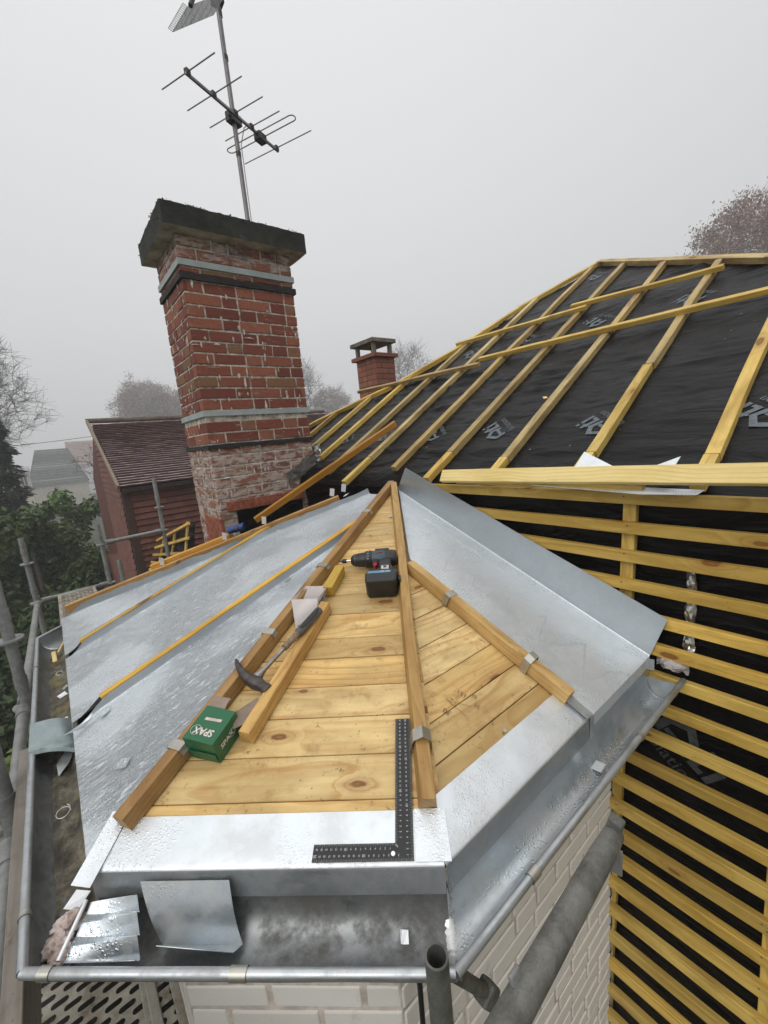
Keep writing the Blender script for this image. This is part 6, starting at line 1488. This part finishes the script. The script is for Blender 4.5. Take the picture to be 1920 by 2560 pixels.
def at_az(az, d, z=-5.6): return (0.0737+d*math.cos(R(az)), -0.496+d*math.sin(R(az)), z)
def ctr(az, d, slope): return (0.0737+d*math.cos(R(az)), -0.496+d*math.sin(R(az)), 0.827+d*slope)
# round russet trees behind the tiled house
build_tree('round_tree', at_az(79.3, 75), 'round misty tree with faded leaves behind the tiled house', ctr(79.5, 75, 0.095), (5.2, 5.2, 5.4), 4, bark2, 520, pinkish, 36000, 0.11, 0.36, group='misty trees', rmin=0.028, twigs=4, twl=1.0, far=1.2)
build_tree('round_tree', at_az(75.9, 80), 'second misty leafy tree just left of the brick chimney', ctr(76.2, 80, 0.085), (3.8, 3.8, 4.4), 14, bark2, 360, pinkish, 20000, 0.11, 0.34, group='misty trees', rmin=0.028, twigs=4, twl=1.0, far=1.2)
# bare trees right of the tall chimney
build_tree('bare_tree', at_az(60.6, 52), 'bare twiggy tree just right of the brick chimney', ctr(60.9, 52, 0.105), (2.7, 2.7, 4.9), 8, bark, 260, group='bare trees', rmin=0.016, twigs=6, twl=1.1)
build_tree('bare_tree', at_az(57.2, 58), 'low misty bush between the two chimneys', ctr(57.4, 58, 0.085), (3.0, 3.0, 2.6), 18, bark2, 240, pinkish, 5000, 0.085, 0.3, group='bare trees', rmin=0.016, twigs=5, twl=0.8)
build_tree('bare_tree', at_az(47.3, 52), 'bare tree tips behind the small chimney and roof edge', ctr(47.0, 52, 0.135), (2.9, 2.9, 4.0), 28, bark, 240, group='bare trees', rmin=0.016, twigs=6, twl=1.1)
# big bare tree at the left edge
build_tree('bare_tree', at_az(96.0, 40), 'large bare spreading tree at the left picture edge', ctr(95.3, 40, 0.120), (5.0, 5.0, 5.6), 38, bark, 620, group='bare trees', rmin=0.016, twigs=7, twl=1.0, shell=0.25)
build_tree('bare_tree', at_az(84.6, 24), 'small bare sapling rising in front of the white misty house', ctr(85.9, 24, -0.005), (1.0, 1.0, 1.15), 48, bark2, 26, rust, 46, 0.075, 0.2, group='bare trees', rmin=0.011, twigs=2, twl=0.35, far=1.0)
# russet tree behind the ridge on the right
build_tree('russet_tree', at_az(8.5, 55), 'russet leafed tree behind the roof ridge at the right', ctr(9.0, 55, 0.210), (10.4, 10.4, 8.6), 58, bark2, 900, rust, 75000, 0.12, 0.42, rmin=0.022, twigs=4, twl=0.9, shell=0.2, far=1.0)
# conifers and shrubs of the garden
green = leafmat('dark_evergreen', (0.016, 0.030, 0.009), (0.040, 0.070, 0.019)); green2 = leafmat('yew_green', (0.026, 0.050, 0.012), (0.062, 0.110, 0.026)); green3 = leafmat('bright_shrub', (0.06, 0.09, 0.016), (0.12, 0.17, 0.03))
conm = leafmat('black_conifer', (0.010, 0.016, 0.010), (0.022, 0.034, 0.02))
def shrub(name, c, rad, n, leaf, size, seed, label, cat='shrub', group=None, clumps=26):
    rnd = random.Random(seed); e = empty(name, (c[0], c[1], -5.6), label, cat, group)
    b = MB(); b.tube([(c[0], c[1], -5.6), (c[0]+0.05, c[1], c[2]-rad[2]*0.4), (c[0], c[1], c[2]+rad[2]*0.4)], 0.07, 6, rs=[0.12, 0.08, 0.03]); b.build('trunk', bark2, e, recalc=False)
    b = MB(); cl = []
    for _ in range(clumps):
        d = V((rnd.gauss(0, 1), rnd.gauss(0, 1), rnd.gauss(0, 1))).normalized()*rnd.uniform(0.45, 1.0); cl.append((V((c[0]+d.x*rad[0], c[1]+d.y*rad[1], c[2]+d.z*rad[2])), rnd.uniform(0.16, 0.34), rnd.random()))
    for _ in range(n):
        q, r_, t_ = rnd.choice(cl); d = V((rnd.gauss(0, 1), rnd.gauss(0, 1), rnd.gauss(0, 0.8))).normalized()*rnd.uniform(0.5, 1.0)
        p = q+V((d.x*rad[0], d.y*rad[1], d.z*rad[2]))*r_
        s_ = size*rnd.uniform(0.5, 1.3); a = (d+V((rnd.gauss(0, 1), rnd.gauss(0, 1), rnd.gauss(0, 1)+0.6))*0.7).normalized(); u_ = a.orthogonal().normalized(); u_ = Matrix.Rotation(rnd.uniform(0, 6.28), 3, a) @ u_; v_ = a.cross(u_)
        b.add([p+u_*s_, p+v_*s_*0.5, p-u_*s_, p-v_*s_*0.5], [(0, 1, 2, 3)], 0, min(1, max(0, t_*0.6+rnd.random()*0.4)))
    b.build('crown', leaf, e, recalc=False); return e
sg = 'evergreen shrubs of the garden'
shrub('evergreen_shrub', (-0.55, 12.5, -1.9), (1.5, 1.8, 2.0), 9000, green2, 0.085, 1, 'large evergreen shrub left of the tiled house', group=sg)
shrub('evergreen_shrub', (-2.4, 13.5, -1.8), (1.7, 1.8, 2.1), 9000, green, 0.085, 2, 'dark evergreen in front of the misty cream house', group=sg)
shrub('evergreen_shrub', (0.35, 15.5, -1.7), (1.2, 1.5, 1.7), 6000, green2, 0.085, 3, 'evergreen shrub touching the gable of the tiled house', group=sg)
shrub('evergreen_shrub', (-0.75, 9.3, -3.6), (1.3, 1.5, 1.9), 8000, green, 0.075, 4, 'dark shrub below the far scaffold poles', group=sg)
shrub('evergreen_shrub', (-1.9, 8.2, -3.2), (1.3, 1.5, 1.9), 8000, green, 0.075, 5, 'dark shrub behind the nearest left poles', group=sg)
shrub('evergreen_shrub', (-0.62, 6.2, -3.9), (0.9, 1.1, 1.3), 6000, green3, 0.06, 6, 'bright yellow green shrub down in the gap left of the gutter', group=sg)
shrub('evergreen_shrub', (-1.6, 4.6, -3.6), (1.2, 1.2, 1.4), 6000, green2, 0.06, 7, 'leafy shrub low at the left picture edge', group=sg)
shrub('evergreen_shrub', (0.3, 9.8, -4.3), (0.8, 1.5, 1.3), 5000, green, 0.07, 8, 'shaded shrub at the foot of the red gable', group=sg)
shrub('evergreen_shrub', (-4.4, 14.5, -1.2), (2.2, 2.0, 2.6), 9000, green, 0.09, 9, 'broad dark evergreen beyond the left edge', group=sg)
# pointed dark conifer
rnd = random.Random(77); e = empty('conifer', at_az(93.4, 19), 'narrow dark conifer at the left edge before the bare tree', 'conifer'); cx_, cy_, _ = at_az(93.4, 19)
b = MB(); b.tube([(cx_, cy_, -5.6), (cx_, cy_, 3.6)], 0.1, 6, rs=[0.2, 0.03]); b.build('trunk', bark2, e, recalc=False)
b = MB()
for _ in range(9000):
    t_ = rnd.random()**0.8; z = lerp(-4.0, 3.9, 1-t_); r_ = (0.10+1.15*t_)*rnd.uniform(0.25, 1.0)*(0.8+0.3*math.sin(z*9)); a = rnd.uniform(0, 6.28); p = V((cx_+r_*math.cos(a), cy_+r_*math.sin(a), z-0.25*r_))
    d = V((math.cos(a), math.sin(a), -0.35)).normalized(); s_ = 0.15*rnd.uniform(0.5, 1.3); v_ = d.cross(V((rnd.gauss(0, 1), rnd.gauss(0, 1), 1))).normalized()
    b.add([p+d*s_, p+v_*s_*0.3, p-d*s_*0.5, p-v_*s_*0.3], [(0, 1, 2, 3)], 0, rnd.random())
b.build('crown', conm, e, recalc=False)
# overhead wire
b = MB(); b.tube([V((0.0737+26*math.cos(R(a)), -0.496+26*math.sin(R(a)), 0.827+26*s_)) for a, s_ in ((94, 0.0400), (91, 0.0425), (89.6, 0.0440), (87.5, 0.0465), (85.2, 0.0500), (80, 0.058))], 0.012, 5)
tag(b.build('overhead_wire', MAT['black'], None), 'thin overhead wire in the mist left of the tiled house', 'wire')

# ================================================================== HAZE
hm = bpy.data.materials.new('haze_air'); hm.use_nodes = True; ht = hm.node_tree; ht.nodes.clear()
ho = ht.nodes.new('ShaderNodeOutputMaterial'); hv = ht.nodes.new('ShaderNodeVolumePrincipled'); hv.inputs['Color'].default_value = (0.92, 0.93, 0.95, 1); hv.inputs['Density'].default_value = 0.0044; hv.inputs['Anisotropy'].default_value = 0.0
ht.links.new(hv.outputs[0], ho.inputs['Volume'])
b = MB(); b.box(-152, 152, -152, 152, -7.0, 38.0)
tag(b.build('haze', hm, None), 'pale autumn mist filling the garden air', 'haze', kind='stuff')
